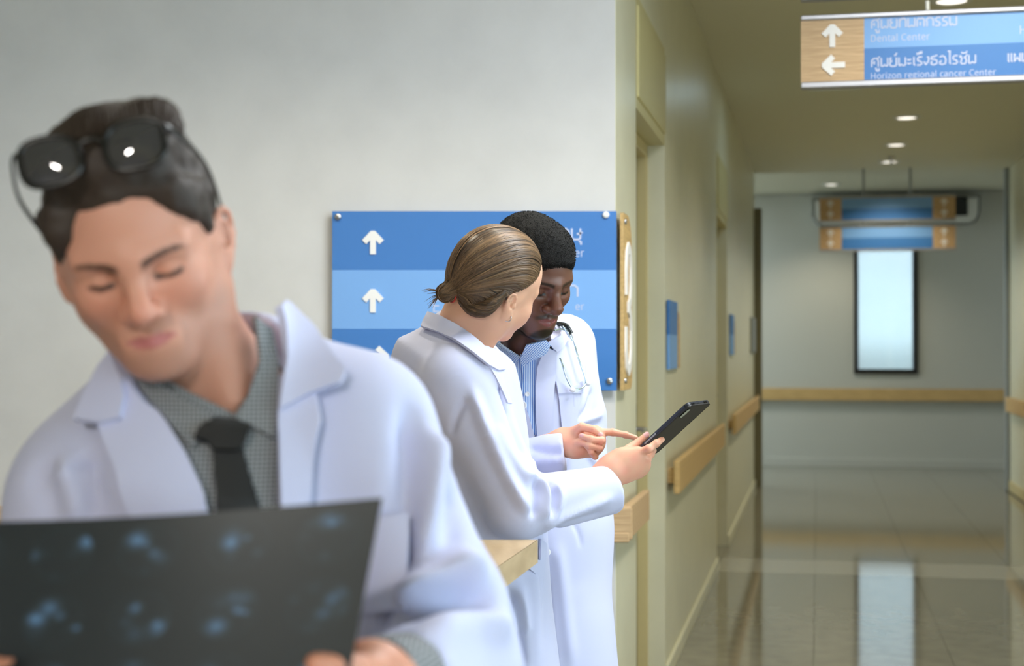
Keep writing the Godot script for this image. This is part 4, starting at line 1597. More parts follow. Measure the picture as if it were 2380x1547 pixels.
	var fl := folds([
		[px([1096, 905, 1125, 985, 1165, 1075, 1205, 1150, 1232, 1190]), 0.0106, 0.0203],
		[px([1150, 985, 1175, 1040, 1212, 1095, 1240, 1120]), 0.0128, 0.0121],
		[px([1165, 890, 1195, 985, 1222, 1060]), 0.0106, -0.0121],
		[px([1225, 1100, 1262, 1128, 1272, 1165, 1262, 1210]), 0.0085, 0.0142],
		[px([1244, 1108, 1246, 1150, 1240, 1205]), 0.0080, -0.0142],
		[px([1285, 1120, 1300, 1150, 1290, 1190, 1262, 1222]), 0.0085, 0.0121],
		[px([1275, 1112, 1284, 1150, 1277, 1190]), 0.0080, -0.0121],
		[px([1258, 1232, 1300, 1205, 1360, 1180, 1425, 1155]), 0.0095, 0.0102],
		[px([1255, 1245, 1330, 1215, 1410, 1190]), 0.0106, -0.0062],
		[px([1085, 925, 1062, 965, 1047, 1010]), 0.0080, -0.0081],
		[px([1130, 840, 1150, 870, 1165, 900]), 0.0128, 0.0081],
		[px([1180, 1370, 1205, 1420, 1212, 1480, 1218, 1560]), 0.0080, -0.0162],
		[px([1238, 1320, 1245, 1400, 1248, 1560]), 0.0170, 0.0081],
		[px([1205, 1355, 1215, 1420, 1218, 1470]), 0.0128, 0.0121],
		[px([1230, 1040, 1265, 1048, 1310, 1052]), 0.0080, -0.0062],
		[px([1230, 1080, 1265, 1070, 1312, 1072]), 0.0085, 0.0062],
		], C, 2.5)
	var cm := MB.new()
	polygonize(C, Vector3(-0.42, 0.60, -3.40), Vector3(0.28, 1.46, -2.66), 0.005, cm, null, func(p: Vector3, _n: Vector3) -> float: return fold_height(p, fl))
	var coat := worn("lab_coat", cm, M.coat_cloth, who)
	var G := closed(C, hole)
	G.cone(P(1062, 800, 3.0), P(1095, 740, 2.98), 0.062, 0.058, 0.03)
	var m := MB.new()
	drape(G, px([1003, 731, 1030, 738, 1062, 757, 1092, 785, 1116, 808, 1134, 830, 1152, 852, 1166, 862, 1150, 864, 1128, 852, 1096, 826, 1060, 800, 1022, 777, 984, 766]), 2.5, 7.0, 0.011, 0.006, m)
	worn("collar", m, M.coat_cloth, who, coat)
	m = MB.new()
	drape(G, px([1128, 846, 1150, 862, 1166, 864, 1164, 880, 1172, 905, 1184, 940, 1174, 938, 1160, 905, 1146, 876]), 2.5, 7.0, 0.007, 0.004, m)
	worn("lapel", m, M.coat_cloth, who, coat)
	m = MB.new()
	drape(G, px([1196, 1290, 1250, 1300, 1252, 1250, 1264, 1262, 1262, 1302, 1248, 1460, 1240, 1448, 1238, 1330, 1224, 1318]), 2.5, 8.0, 0.006, 0.004, m)
	worn("pocket", m, M.coat_cloth, who, coat)
	legs(who, Vector3(foot.x - 0.02, 0.86, foot.z - 0.02), deg_to_rad(115), 0.065, Vector3.ZERO)
	woman_hair(who, X)
	# hoop earring
	var er := MB.new()
	var ring := []
	var ec := ear_frame(X, -1.0, WS, 0.86) * Vector3(1.0, -35.5, 8.0)
	for k in 19:
		var a := deg_to_rad(-250.0 + 320.0 * k / 18.0)
		ring.append(ec + (HB.z * 0.2 + Vector3(0.95, 0, 0.2)).normalized() * 0.0072 * cos(a) + Vector3.UP * 0.0072 * sin(a))
	er.tube(ring, 0.0009, 6)
	tag(part("hoop_earring", er.mesh(), M.steel), "tiny silver hoop earring in the ear of the woman with the low bun", "earring")

func woman_hair(who: Node3D, X: Transform3D) -> void:
	var F := Field.new()
	var B := X.basis
	var g := func(v: Vector3) -> Vector3: return X * (v * WS)
	F.ell(g.call(Vector3(0, 0.028, -0.024)), Vector3(0.083, 0.094, 0.106) * WS, B, 0.01)
	F.ell(g.call(Vector3(0, -0.015, -0.075)), Vector3(0.058, 0.045, 0.040) * WS, B, 0.03)
	F.cone(g.call(Vector3(-0.072, -0.008, -0.030)), g.call(Vector3(-0.040, -0.045, -0.072)), 0.012, 0.018, 0.015)
	F.cone(g.call(Vector3(0.072, -0.008, -0.030)), g.call(Vector3(0.040, -0.045, -0.072)), 0.012, 0.018, 0.015)
	F.cut(g.call(Vector3(0, 0.006, 0.014)), B * Vector3(0, -0.56, 0.78), 0.3, 0.004)
	F.cut(g.call(Vector3(0, 0.014, -0.002)), B * Vector3(0, -0.80, 0.60), 0.112, 0.004)
	F.ball(g.call(Vector3(0, -0.053, -0.120)), 0.0165, 0.004)
	var Xi := X.affine_inverse()
	var m := MB.new()
	m.tint = lin(0.17, 0.12, 0.085)
	polygonize(F, X.origin - Vector3.ONE * 0.15, X.origin + Vector3.ONE * 0.15, 0.0035, m)
	# combed strands from the hairline to the tie
	var loop := [Vector3(0, .090, .064), Vector3(-.030, .082, .060), Vector3(-.054, .062, .048), Vector3(-.068, .040, .032), Vector3(-.077, .020, .012), Vector3(-.080, .014, -.008), Vector3(-.078, .000, -.030), Vector3(-.068, -.025, -.052), Vector3(-.045, -.050, -.072), Vector3(-.02, -.06, -.085)]
	var mids := [Vector3(-.05, 1, -.1), Vector3(-.42, .9, -.12), Vector3(-.72, .68, -.15), Vector3(-.9, .42, -.2), Vector3(-.97, .2, -.3), Vector3(-.95, .05, -.42), Vector3(-.85, -.1, -.6), Vector3(-.72, -.3, -.7), Vector3(-.45, -.5, -.75), Vector3(-.2, -.5, -.8)]
	var o := Vector3(0, 0.026, -0.022)
	var r := RandomNumberGenerator.new()
	r.seed = 11
	var hn := FastNoiseLite.new()
	hn.frequency = 0.09
	hn.seed = 2
	for s in 820:
		var side := -1.0 if s % 4 != 3 else 1.0
		var t := (r.randf() * 1.6 if s % 3 == 0 else pow(r.randf(), 0.9) * (loop.size() - 1.001))
		var k := int(t)
		var f := t - k
		var a: Vector3 = (loop[k].lerp(loop[k + 1], f) - o)
		var b: Vector3 = mids[k].lerp(mids[k + 1], f)
		var e := (Vector3(0, -0.050, -0.114) - o) + Vector3(r.randf_range(-.010, .002), r.randf_range(-.010, .012), 0)
		if side > 0:
			a.x = -a.x
			b.x = -b.x
			e.x = -e.x
		a += Vector3(r.randf_range(-.004, .004), r.randf_range(-.003, .006), r.randf_range(-.008, .002))
		a = a.normalized()
		b = (b + Vector3(r.randf_range(-.025, .025), r.randf_range(-.025, .025), r.randf_range(-.025, .025))).normalized()
		var path := []
		var lift := r.randf_range(0.0004, 0.0016)
		var wob := r.randf_range(0.0, TAU)
		var n := 24
		for q in n + 1:
			var u := float(q) / n
			var d: Vector3 = (a * ((1 - u) * (1 - u)) + b * (2 * u * (1 - u)) + e.normalized() * (u * u)).normalized()
			d = (d + d.cross(e.normalized()) * 0.005 * sin(u * 5.0 + wob)).normalized()
			var from: Vector3 = g.call(o + d * 0.19)
			var hit := F.march(from, -(B * d), 0.2)
			path.append(hit + (B * d) * (lift - 0.0007 * float(q == 0)))
		var w := r.randf_range(0.0008, 0.0024)
		var radii := []
		for q in n + 1:
			var u := float(q) / n
			radii.append(w * (0.35 + 0.65 * sin(PI * clampf(u * 0.9 + 0.12, 0.0, 1.0))))
		var tone := clampf(0.5 + 0.9 * hn.get_noise_1d(t * side * 40.0) + r.randf_range(-0.28, 0.28), 0.0, 1.0)
		var front := 1.0 - clampf(t / 5.0, 0.0, 1.0)
		m.tint = lin(0.24, 0.175, 0.125).lerp(lin(0.54, 0.42, 0.30), pow(tone, 1.3) * (0.65 + 0.35 * front))
		m.tube(path, radii, 5, 0.45, (path[1] - X * o).normalized(), false)
	# the bun's loop and loose ends
	for s in 70:
		var c: Vector3 = g.call(Vector3(0, -0.053, -0.121))
		var ax := Vector3(r.randf_range(-.4, .4), r.randf_range(-.5, .5), 1).normalized()
		var u0 := ax.cross(Vector3.UP).normalized()
		var v0 := ax.cross(u0)
		var path := []
		var a0 := r.randf_range(0, TAU)
		var rr := r.randf_range(0.013, 0.0185)
		for q in 10:
			var a := a0 + q * 0.42
			path.append(c + (u0 * cos(a) + v0 * sin(a)) * rr + ax * r.randf_range(-0.001, 0.001) + ax * 0.006 * sin(s * 1.7))
		m.tint = lin(0.20, 0.145, 0.10).lerp(lin(0.46, 0.34, 0.22), r.randf())
		m.tube(path, 0.0013, 5, 0.6, Vector3.ZERO, false)
	for s in 26:
		var c: Vector3 = g.call(Vector3(0, -0.054, -0.125))
		var out := Vector3(-1.0, r.randf_range(-1.1, 0.25), r.randf_range(-0.5, 0.5)).normalized()
		var len := r.randf_range(0.012, 0.032)
		m.tint = lin(0.34, 0.25, 0.17)
		m.tube([c + out * 0.006, c + out * (0.010 + len * 0.5) + Vector3(0, 0.002, 0), c + out * (0.012 + len) + Vector3(0, r.randf_range(-0.006, 0.003), 0)], [0.0010, 0.0006, 0.0002], 4, 1.0, Vector3.ZERO, false)
	# the rolled side lock above the nape
	var spine := curve([Vector3(-.080, .006, -.036), Vector3(-.078, -.022, -.050), Vector3(-.066, -.046, -.062), Vector3(-.042, -.060, -.080), Vector3(-.015, -.056, -.094)], 14)
	for s in 110:
		var a0 := TAU * s / 110.0 + r.randf_range(-0.1, 0.1)
		var path := []
		for q in 15:
			var f := q / 14.0
			var rad := (0.006 + 0.0125 * sin(PI * clampf(f * 0.95 + 0.03, 0.0, 1.0))) * r.randf_range(0.97, 1.03)
			var tw := a0 + f * 2.6
			path.append(g.call(spine[q] + (Vector3(-0.75, 0, -0.66) * cos(tw) + Vector3(0.25, 0.85, -0.45) * sin(tw)) * rad))
		m.tint = lin(0.20, 0.145, 0.10).lerp(lin(0.47, 0.36, 0.25), pow(r.randf(), 1.4))
		m.tube(path, 0.0017, 5, 0.6, Vector3.ZERO, false)
	var hair := worn("hair", m, M.hair_strands, who)
	var tie := MB.new()
	var ring := []
	var c: Vector3 = g.call(Vector3(0, -0.048, -0.110))
	var ax: Vector3 = B * Vector3(0, -0.35, -1).normalized()
	for k in 21:
		var a := TAU * k / 20
		ring.append(c + (B.x * cos(a) + ax.cross(B.x) * sin(a)) * 0.0205)
	tie.tube(ring, 0.0018, 6, 1.0, Vector3.ZERO, false)
	worn("hair_band", tie, M.red_band, who, hair)
	var pin := MB.new()
	for e in [[Vector3(-.079, -.006, -.030), Vector3(-.066, .004, -.070)], [Vector3(-.082, -.040, -.045), Vector3(-.078, -.020, -.058)]]:
		var pth := []
		for q in 6:
			var l: Vector3 = e[0].lerp(e[1], q / 5.0)
			var d: Vector3 = (l - o).normalized()
			pth.append(F.march(g.call(o + d * 0.19), -(B * d), 0.2) + B * d * 0.0026)
		pin.tube(pth, 0.0008, 5)
	worn("hair_pin", pin, M.spectacle_black, who, hair)

# ------------------------------------------------------------------ the colleague beside her
func build_colleague() -> void:
	var foot := P(1275, 808, 3.46)
	var who := person(Vector3(foot.x, 0, foot.z), "man with cropped black hair and goatee, white coat over a blue striped shirt")
	var HB := head_basis(38, 24, 4)
	mate_head = Transform3D(HB, P(1237, 632, 3.2))
	var X := mate_head
	var skin := lin(0.40, 0.265, 0.21)
	var body := MB.new()
	var H := Field.new()
	head(H, X, {"size": 1.0, "jaw": 1.06, "nose": 1.25, "lip": 1.2, "brow": 1.0, "flare": 0.25})
	var nb := P(1222, 830, 3.34)
	H.cone(X * Vector3(0, -0.05, -0.03), nb, 0.056, 0.060, 0.03)
	H.cone(nb, nb - Vector3(0, 0.09, 0), 0.060, 0.066, 0.02)
	H.cone(X * Vector3(0.0, -0.085, 0.01), P(1212, 835, 3.28), 0.03, 0.024, 0.03)
	var Xi := X.affine_inverse()
	var tone := func(p: Vector3) -> Color:
		var q := Xi * p
		var c := skin_at(q, skin, lin(0.50, 0.29, 0.28), lin(0.05, 0.03, 0.03), lin(0.10, 0.07, 0.06), 0.0, 1.35)
		# eyebrows
		var ax := absf(q.x)
		var dk := lin(0.05, 0.038, 0.036)
		if q.z > 0.045:
			var bw := 0.0040 * (1.0 - 0.5 * clampf((ax - 0.01) / 0.042, 0.0, 1.0))
			var by := absf(q.y - (0.004 + 0.005 * sin(clampf((ax - 0.010) / 0.042, 0.0, 1.0) * PI * 0.7)))
			c = c.lerp(dk, 0.85 * smoothstep(bw + 0.0015, bw - 0.0010, by) * smoothstep(0.008, 0.012, ax) * smoothstep(0.054, 0.046, ax))
			# moustache
			c = c.lerp(dk, 0.7 * smoothstep(0.035, 0.026, ax) * smoothstep(-0.0565 - ax * 0.28, -0.0610 - ax * 0.28, q.y) * smoothstep(-0.0715 - ax * 0.18, -0.0670 - ax * 0.18, q.y) * (0.3 + 0.7 * smoothstep(0.001, 0.009, ax)))
		# goatee and the line of beard along the jaw
		var chin := Vector2(q.x / 0.032, (q.y + 0.114) / 0.022).length()
		if q.z > 0.02:
			c = c.lerp(lin(0.03, 0.024, 0.022), 0.95 * smoothstep(1.08, 0.78, chin) * smoothstep(-0.088, -0.098, q.y))
		c = c.lerp(dk, 0.75 * smoothstep(0.014, 0.024, ax) * smoothstep(-0.084, -0.100, q.y) * smoothstep(-0.02, 0.005, q.z) * smoothstep(0.070, 0.055, q.z))
		return c
	polygonize(H, P(1130, 900, 3.2) - Vector3(0, 0, 0.24), P(1345, 520, 3.2) + Vector3(0, 0, 0.16), 0.0023, body, tone)
	var hip := P(1270, 1290, 3.42)
	var I := Field.new()
	I.cone(P(1235, 930, 3.44), hip, 0.07, 0.09, 0.03)
	I.cone(P(1165, 850, 3.36), P(1300, 810, 3.50), 0.05, 0.05, 0.05)
	I.cone(nb, P(1235, 930, 3.44), 0.055, 0.06, 0.02)
	I.cone(P(1312, 815, 3.50), P(1345, 1005, 3.46), 0.045, 0.038, 0.03)
	I.cone(P(1345, 1005, 3.46), P(1312, 1235, 3.37), 0.038, 0.03, 0.03)
	polygonize(I, Vector3(-0.15, 0.85, -3.7), Vector3(0.30, 1.42, -3.10), 0.013, body, func(_p: Vector3) -> Color: return skin)
	worn("body", body, M.skin_deep, who)
	# short cropped hair
	var F := Field.new()
	var B := HB
	F.ell(X * Vector3(0, 0.032, -0.020), Vector3(0.0795, 0.091, 0.0995), B, 0.01)
	F.ell(X * Vector3(0, 0.052, 0.024), Vector3(0.064, 0.056, 0.0585), B, 0.03)
	F.cut(X * Vector3(0, 0.040, 0.083), B * Vector3(0, -0.62, 0.785), 0.3, 0.010)
	F.cut(X * Vector3(0, -0.012, 0.016), B * Vector3(0, -0.85, 0.5), 0.3, 0.004)
	F.cone(X * Vector3(0.080, 0.03, 0.0), X * Vector3(0.079, -0.02, 0.004), 0.009, 0.006, 0.006)
	F.cone(X * Vector3(-0.080, 0.03, 0.0), X * Vector3(-0.079, -0.02, 0.004), 0.009, 0.006, 0.006)
	var fz := FastNoiseLite.new()
	fz.frequency = 210.0
	fz.seed = 5
	var hm := MB.new()
	polygonize(F, X.origin - Vector3.ONE * 0.15, X.origin + Vector3.ONE * 0.15, 0.003, hm, null, func(p: Vector3, _n: Vector3) -> float: return 0.0022 * fz.get_noise_3dv(p))
	# short curls that roughen the outline and the hairline
	var r := RandomNumberGenerator.new()
	r.seed = 9
	for k in 4500:
		var d := Vector3(r.randf_range(-1, 1), r.randf_range(-0.35, 1), r.randf_range(-1, 1)).normalized()
		if k % 4 == 0:
			d = Vector3(r.randf_range(-0.72, 0.72), r.randf_range(0.02, 0.2), 1).normalized()
		var o := X * Vector3(0, 0.032, -0.012)
		var h := F.march(o + HB * d * 0.2, -(HB * d), 0.2)
		if absf(F.d(h)) > 0.001:
			continue
		var n := F.normal(h, 0.004)
		var side := n.cross(Vector3(r.randf_range(-1, 1), r.randf_range(-1, 1), r.randf_range(-1, 1))).normalized()
		hm.tube([h - n * 0.001, h + n * 0.0012 + side * 0.0004, h + n * 0.0017 + side * 0.0012, h + n * 0.0010 + side * 0.0022], [0.0005, 0.0005, 0.0004, 0.0002], 4, 1.0, Vector3.ZERO, false)
	worn("hair", hm, M.hair_black, who)
	# coat
	var C := Field.new()
	var TB := Basis(Vector3.UP, deg_to_rad(28))
	C.ell(P(1235, 985, 3.42), Vector3(0.165, 0.24, 0.120), TB * Basis(Vector3.RIGHT, 0.12), 0.03)
	C.cone(P(1155, 850, 3.34), P(1310, 800, 3.50), 0.070, 0.066, 0.05)
	C.cone(P(1225, 890, 3.40), P(1222, 822, 3.34), 0.11, 0.068, 0.05)
	C.ell(P(1262, 1200, 3.42), Vector3(0.165, 0.25, 0.125), TB, 0.06)
	C.flat(P(1262, 1260, 3.42), P(1285, 1900, 3.42), 0.150, 0.185, TB.z, 1.15, 0.05)
	C.cone(P(1312, 805, 3.50), P(1345, 985, 3.46), 0.068, 0.058, 0.03)
	C.ball(P(1374, 962, 3.44), 0.030, 0.025)
	C.ball(P(1366, 1060, 3.42), 0.036, 0.03)
	C.cone(P(1345, 1010, 3.45), P(1318, 1240, 3.37), 0.056, 0.046, 0.025)
	C.cone(P(1145, 870, 3.34), P(1135, 1060, 3.40), 0.062, 0.055, 0.03)
	C.cut(Vector3(0, 0.60, 0), Vector3.DOWN, 4.0, 0.002)
	var hole := [C.cut(P(1222, 812, 3.31), Vector3(0.05, 1, 0.6), 0.1, 0.004), C.cone(P(1228, 760, 3.29), P(1220, 850, 3.33), 0.062, 0.058, 0.004, true)]
	mate_coat = closed(C, hole)
	mate_coat.cone(P(1222, 830, 3.33), P(1230, 770, 3.27), 0.064, 0.060, 0.02)
	# the open front between the lapels
	var fl := folds([
		[px([1378, 905, 1365, 950, 1345, 978]), 0.0059, -0.0108],
		[px([1402, 960, 1375, 972, 1345, 980]), 0.0068, 0.0095],
		[px([1396, 985, 1370, 990, 1342, 1000]), 0.0051, -0.0095],
		[px([1340, 730, 1362, 800, 1366, 880, 1352, 935]), 0.0051, -0.0068],
		[px([1310, 840, 1330, 900, 1335, 960]), 0.0119, 0.0054],
		[px([1352, 1035, 1372, 1060, 1390, 1085]), 0.0068, 0.0081],
		[px([1262, 1330, 1270, 1420, 1285, 1560]), 0.0068, -0.0135],
		[px([1292, 1260, 1310, 1380, 1330, 1560]), 0.0153, 0.0081],
		[px([1330, 1210, 1345, 1240, 1352, 1270]), 0.0043, -0.0054],
		[px([1300, 1010, 1312, 1100, 1310, 1200]), 0.0102, -0.0054],
		], C, 2.9)
	var cm := MB.new()
	polygonize(C, Vector3(-0.2, 0.58, -3.74), Vector3(0.30, 1.46, -3.08), 0.0064, cm, null, func(p: Vector3, _n: Vector3) -> float: return fold_height(p, fl))
	var coat := worn("lab_coat", cm, M.coat_cloth, who)
	var m := MB.new()
	drape(mate_coat, px([1143, 796, 1160, 808, 1182, 822, 1208, 833, 1214, 828, 1216, 842, 1240, 829, 1262, 812, 1270, 798, 1268, 815, 1248, 850, 1248, 1010, 1240, 1010, 1205, 905, 1170, 822]), 2.9, 8.0, 0.0035, 0.003, m)
	var shirt := worn("shirt", m, M.stripe_cloth, who)
	m = MB.new()
	drape(mate_coat, px([1211, 820, 1222, 822, 1226, 845, 1220, 880, 1228, 930, 1240, 960, 1246, 1005, 1238, 1004, 1222, 950, 1212, 905, 1216, 870, 1210, 845]), 2.9, 6.0, 0.006, 0.003, m)
	worn("placket", m, M.stripe_cloth, who, shirt)
	m = MB.new()
	shirt_collar(m, P(1226, 790, 3.31), HB, 0.066, 0.030)
	worn("collar_stand", m, M.stripe_cloth, who, shirt)
	m = MB.new()
	drape(mate_coat, px([1143, 786, 1158, 786, 1212, 822, 1206, 832, 1184, 822, 1168, 812]), 2.9, 6.0, 0.014, 0.006, m)
	worn("collar", m, M.stripe_collar, who, shirt)
	m = MB.new()
	drape(mate_coat, px([1212, 824, 1224, 796, 1262, 786, 1270, 795, 1262, 812, 1234, 828, 1216, 842]), 2.9, 6.0, 0.015, 0.007, m)
	worn("collar", m, M.stripe_collar, who, shirt)
	m = MB.new()
	button(m, mate_coat, 1224, 914, 2.9, 0.0052, 0.006)
	worn("button", m, M.pearl, who, shirt)
	m = MB.new()
	drape(mate_coat, px([1133, 800, 1150, 806, 1172, 812, 1190, 850, 1214, 915, 1228, 968, 1245, 1030, 1224, 1030, 1204, 980, 1188, 930, 1160, 858]), 2.9, 8.0, 0.012, 0.005, m)
	worn("lapel", m, M.coat_cloth, who, coat)
	m = MB.new()
	drape(mate_coat, px([1128, 782, 1148, 786, 1172, 812, 1160, 808, 1134, 802]), 2.9, 6.0, 0.015, 0.005, m)
	worn("collar", m, M.coat_cloth, who, coat)
	m = MB.new()
	drape(mate_coat, px([1268, 792, 1290, 778, 1306, 772, 1312, 790, 1300, 806, 1284, 812]), 2.9, 6.0, 0.013, 0.005, m)
	worn("collar", m, M.coat_cloth, who, coat)
	m = MB.new()
	drape(mate_coat, px([1262, 800, 1284, 812, 1286, 870, 1280, 960, 1268, 1060, 1250, 1060, 1244, 980, 1242, 890, 1246, 845]), 2.9, 8.0, 0.010, 0.005, m)
	worn("lapel", m, M.coat_cloth, who, coat)
	m = MB.new()
	drape(mate_coat, px([1291, 888, 1346, 888, 1348, 920, 1332, 1010, 1306, 1012, 1298, 930]), 2.9, 8.0, 0.004, 0.003, m)
	worn("pocket", m, M.coat_cloth, who, coat)
	m = MB.new()
	drape(mate_coat, px([1289, 886, 1300, 890, 1320, 902, 1348, 886, 1349, 914, 1320, 912, 1294, 914]), 2.9, 7.0, 0.0075, 0.004, m)
	worn("pocket_flap", m, M.coat_cloth, who, coat)
	m = MB.new()
	button(m, mate_coat, 1213, 939, 2.9, 0.0095, 0.013)
	button(m, mate_coat, 1268, 1281, 2.9, 0.0095, 0.004)
	worn("button", m, M.pearl, who, coat)
	legs(who, Vector3(foot.x - 0.025, 0.90, foot.z), deg_to_rad(28), 0.10, Vector3.ZERO)

# a shirt's standing band round the neck
func shirt_collar(m: MB, at: Vector3, B: Basis, r: float, h: float) -> void:
	var up := (Vector3.UP + B.z * 0.25).normalized()
	var u := up.cross(Vector3.BACK).normalized()
	var w := u.cross(up)
	var pts := []
	var rows := [[-h, r * 1.06], [0.0, r * 0.98], [0.004, r * 0.96], [0.0, r * 0.93], [-h, r * 1.0]]
	for q in rows:
		for s in 40:
			var a := deg_to_rad(150.0 + 240.0 * s / 39.0)
			pts.append(at + up * q[0] + (u * cos(a) + w * sin(a)) * q[1])
	m.grid(pts, rows.size(), 40)

# ------------------------------------------------------------------ the doctor in front
func build_front_doctor() -> void:
	var foot := P(500, 808, 1.55)
	var who := person(Vector3(foot.x, 0, foot.z), "blurred man in front, white coat, grey checked shirt and black tie, reading an x-ray film")
	var HB := head_basis(9.7, 20.6, 13.2)
	front_head = Transform3D(HB, P(317.6, 557.6, 1.45))
	var X := front_head
	var s := 0.96
	var skin := lin(0.81, 0.585, 0.50)
	var body := MB.new()
	var H := Field.new()
	head(H, X, {"size": s, "jaw": 1.02, "nose": 1.08, "lip": 0.9, "brow": 1.4, "flare": 0.35, "socket": 0.003})
	var nb := P(520, 930, 1.53)
	H.cone(X * Vector3(0, -0.05, -0.025), nb, 0.056, 0.060, 0.03)
	H.cone(nb, nb - Vector3(-0.01, 0.09, 0), 0.060, 0.07, 0.02)
	H.cone(X * Vector3(0.05, -0.03, -0.03), P(545, 930, 1.47), 0.02, 0.014, 0.02)
	var Xi := X.affine_inverse()
	var tone := func(p: Vector3) -> Color:
		var q := Xi * p / s
		var c := skin_at(q, skin, lin(0.71, 0.43, 0.42), lin(0.10, 0.06, 0.05), lin(0.55, 0.42, 0.36), 0.45)
		var ax := absf(q.x)
		if q.z > 0.035:
			var t := clampf((ax - 0.011) / 0.043, 0.0, 1.0)
			var bw := 0.0044 * (1.0 - 0.55 * t)
			c = c.lerp(lin(0.24, 0.155, 0.115), 0.9 * smoothstep(bw + 0.0015, bw - 0.001, absf(q.y - (0.000 + 0.007 * sin(t * PI * 0.75)))) * smoothstep(0.009, 0.014, ax) * smoothstep(0.057, 0.048, ax))
		return c
	polygonize(H, P(150, 1080, 1.5) - Vector3(0, 0, 0.16), P(640, 250, 1.45) + Vector3(0, 0, 0.17), 0.0032, body, tone)
	# the hand at the film's lower edge
	var R := Field.new()
	var z := 1.22
	var rw := P(905, 1590, z + 0.05)
	var rc := [
		[P(870, 1570, z + 0.01), P(830, 1552, z - 0.03), P(780, 1545, z - 0.055), P(735, 1540, z - 0.065)],
		[P(838, 1560, z + 0.03), P(770, 1560, z + 0.03), P(700, 1575, z + 0.01), P(660, 1590, z - 0.0)],
		[P(835, 1600, z + 0.035), P(765, 1620, z + 0.03), P(700, 1640, z + 0.01), P(650, 1655, z)],
		[P(840, 1640, z + 0.04), P(775, 1670, z + 0.03), P(710, 1690, z + 0.01), P(670, 1700, z)],
		[P(850, 1680, z + 0.04), P(795, 1710, z + 0.03), P(740, 1725, z + 0.01), P(700, 1735, z)]]
	hand(R, rw, rc, Vector3(0, 0.2, 1), 1.08)
	R.ell(P(862, 1585, z + 0.02), Vector3(0.036, 0.036, 0.02), Basis(), 0.02)
	R.cone(rw, P(960, 1640, z + 0.16), 0.030, 0.034, 0.015)
	var ht := func(_p: Vector3) -> Color: return lin(0.80, 0.56, 0.46)
	polygonize(R, P(630, 1760, z) - Vector3(0, 0, 0.2), P(1000, 1480, z) + Vector3(0, 0, 0.1), 0.0032, body, ht)
	# the other hand, out of the picture
	var L := Field.new()
	var lw := P(-150, 1600, 1.24)
	var lc := [
		[P(-120, 1560, 1.20), P(-70, 1540, 1.165), P(-30, 1530, 1.155), P(10, 1525, 1.15)],
		[P(-90, 1560, 1.24), P(-20, 1560, 1.235), P(30, 1570, 1.22), P(70, 1580, 1.21)],
		[P(-90, 1600, 1.245), P(-20, 1610, 1.235), P(30, 1620, 1.22), P(75, 1630, 1.21)],
		[P(-95, 1640, 1.25), P(-30, 1655, 1.235), P(20, 1665, 1.22), P(60, 1672, 1.21)],
		[P(-105, 1680, 1.25), P(-50, 1700, 1.235), P(-10, 1710, 1.22), P(30, 1716, 1.21)]]
	hand(L, lw, lc, Vector3(0, 0.2, 1), 1.08)
	L.cone(lw, P(-180, 1650, 1.36), 0.030, 0.034, 0.015)
	polygonize(L, P(-240, 1760, 1.24) - Vector3(0, 0, 0.18), P(100, 1480, 1.24) + Vector3(0, 0, 0.12), 0.0036, body, ht)
	var hip := P(520, 1950, 1.56)
	var I := Field.new()
	I.cone(P(510, 1150, 1.56), hip, 0.10, 0.11, 0.05)
	I.cone(P(190, 1150, 1.54), P(820, 1000, 1.57), 0.045, 0.045, 0.03)
	I.cone(nb, P(510, 1150, 1.55), 0.06, 0.08, 0.03)
	I.cone(P(820, 1000, 1.56), P(1035, 1500, 1.48), 0.04, 0.036, 0.02)
	I.cone(P(1035, 1500, 1.48), P(960, 1640, 1.38), 0.038, 0.034, 0.03)
	I.cone(P(190, 1180, 1.53), P(65, 1690, 1.50), 0.045, 0.038, 0.03)
	I.cone(P(65, 1690, 1.50), P(-170, 1650, 1.36), 0.038, 0.03, 0.03)
	polygonize(I, Vector3(-0.62, 0.82, -1.75), Vector3(0.05, 1.36, -1.2), 0.013, body, ht)
	worn("body", body, M.skin_warm, who)
	front_hair(who, X, s)
	# coat
	var C := Field.new()
	C.ell(P(505, 1330, 1.57), Vector3(0.188, 0.25, 0.115), Basis(Vector3.BACK, 0.12), 0.03)
	C.cone(P(195, 1165, 1.535), P(820, 1016, 1.565), 0.070, 0.074, 0.06)
	C.cone(P(500, 1080, 1.56), P(525, 935, 1.55), 0.13, 0.072, 0.07)
	C.cone(P(260, 1080, 1.55), P(440, 900, 1.56), 0.05, 0.05, 0.06)
	C.cone(P(800, 972, 1.57), P(610, 875, 1.57), 0.050, 0.05, 0.06)
	C.ell(P(520, 1800, 1.57), Vector3(0.185, 0.30, 0.125), Basis(), 0.06)
	C.cone(P(520, 1850, 1.57), P(520, 2700, 1.57), 0.15, 0.19, 0.06)
	C.cone(P(845, 998, 1.555), P(1025, 1420, 1.49), 0.070, 0.062, 0.04)
	C.cone(P(1025, 1420, 1.49), P(1055, 1560, 1.46), 0.062, 0.064, 0.03)
	C.cone(P(1055, 1560, 1.46), P(890, 1590, 1.27), 0.060, 0.042, 0.03)
	C.cone(P(204, 1172, 1.53), P(92, 1680, 1.51), 0.068, 0.058, 0.04)
	C.cone(P(92, 1680, 1.51), P(-150, 1620, 1.29), 0.058, 0.045, 0.03)
	C.cut(P(930, 1575, 1.315), P(890, 1590, 1.27) - P(1075, 1560, 1.46), 0.09)
	C.cut(P(-130, 1630, 1.31), P(-150, 1620, 1.29) - P(30, 1680, 1.51), 0.09)
	C.cut(Vector3(0, 0.62, 0), Vector3.DOWN, 4.0, 0.002)
	var hole := [C.cut(P(520, 905, 1.5), Vector3(-0.1, 1, 0.15), 0.085, 0.004), C.cone(P(480, 800, 1.51), P(525, 960, 1.535), 0.066, 0.064, 0.004, true)]
	front_coat = closed(C, hole)
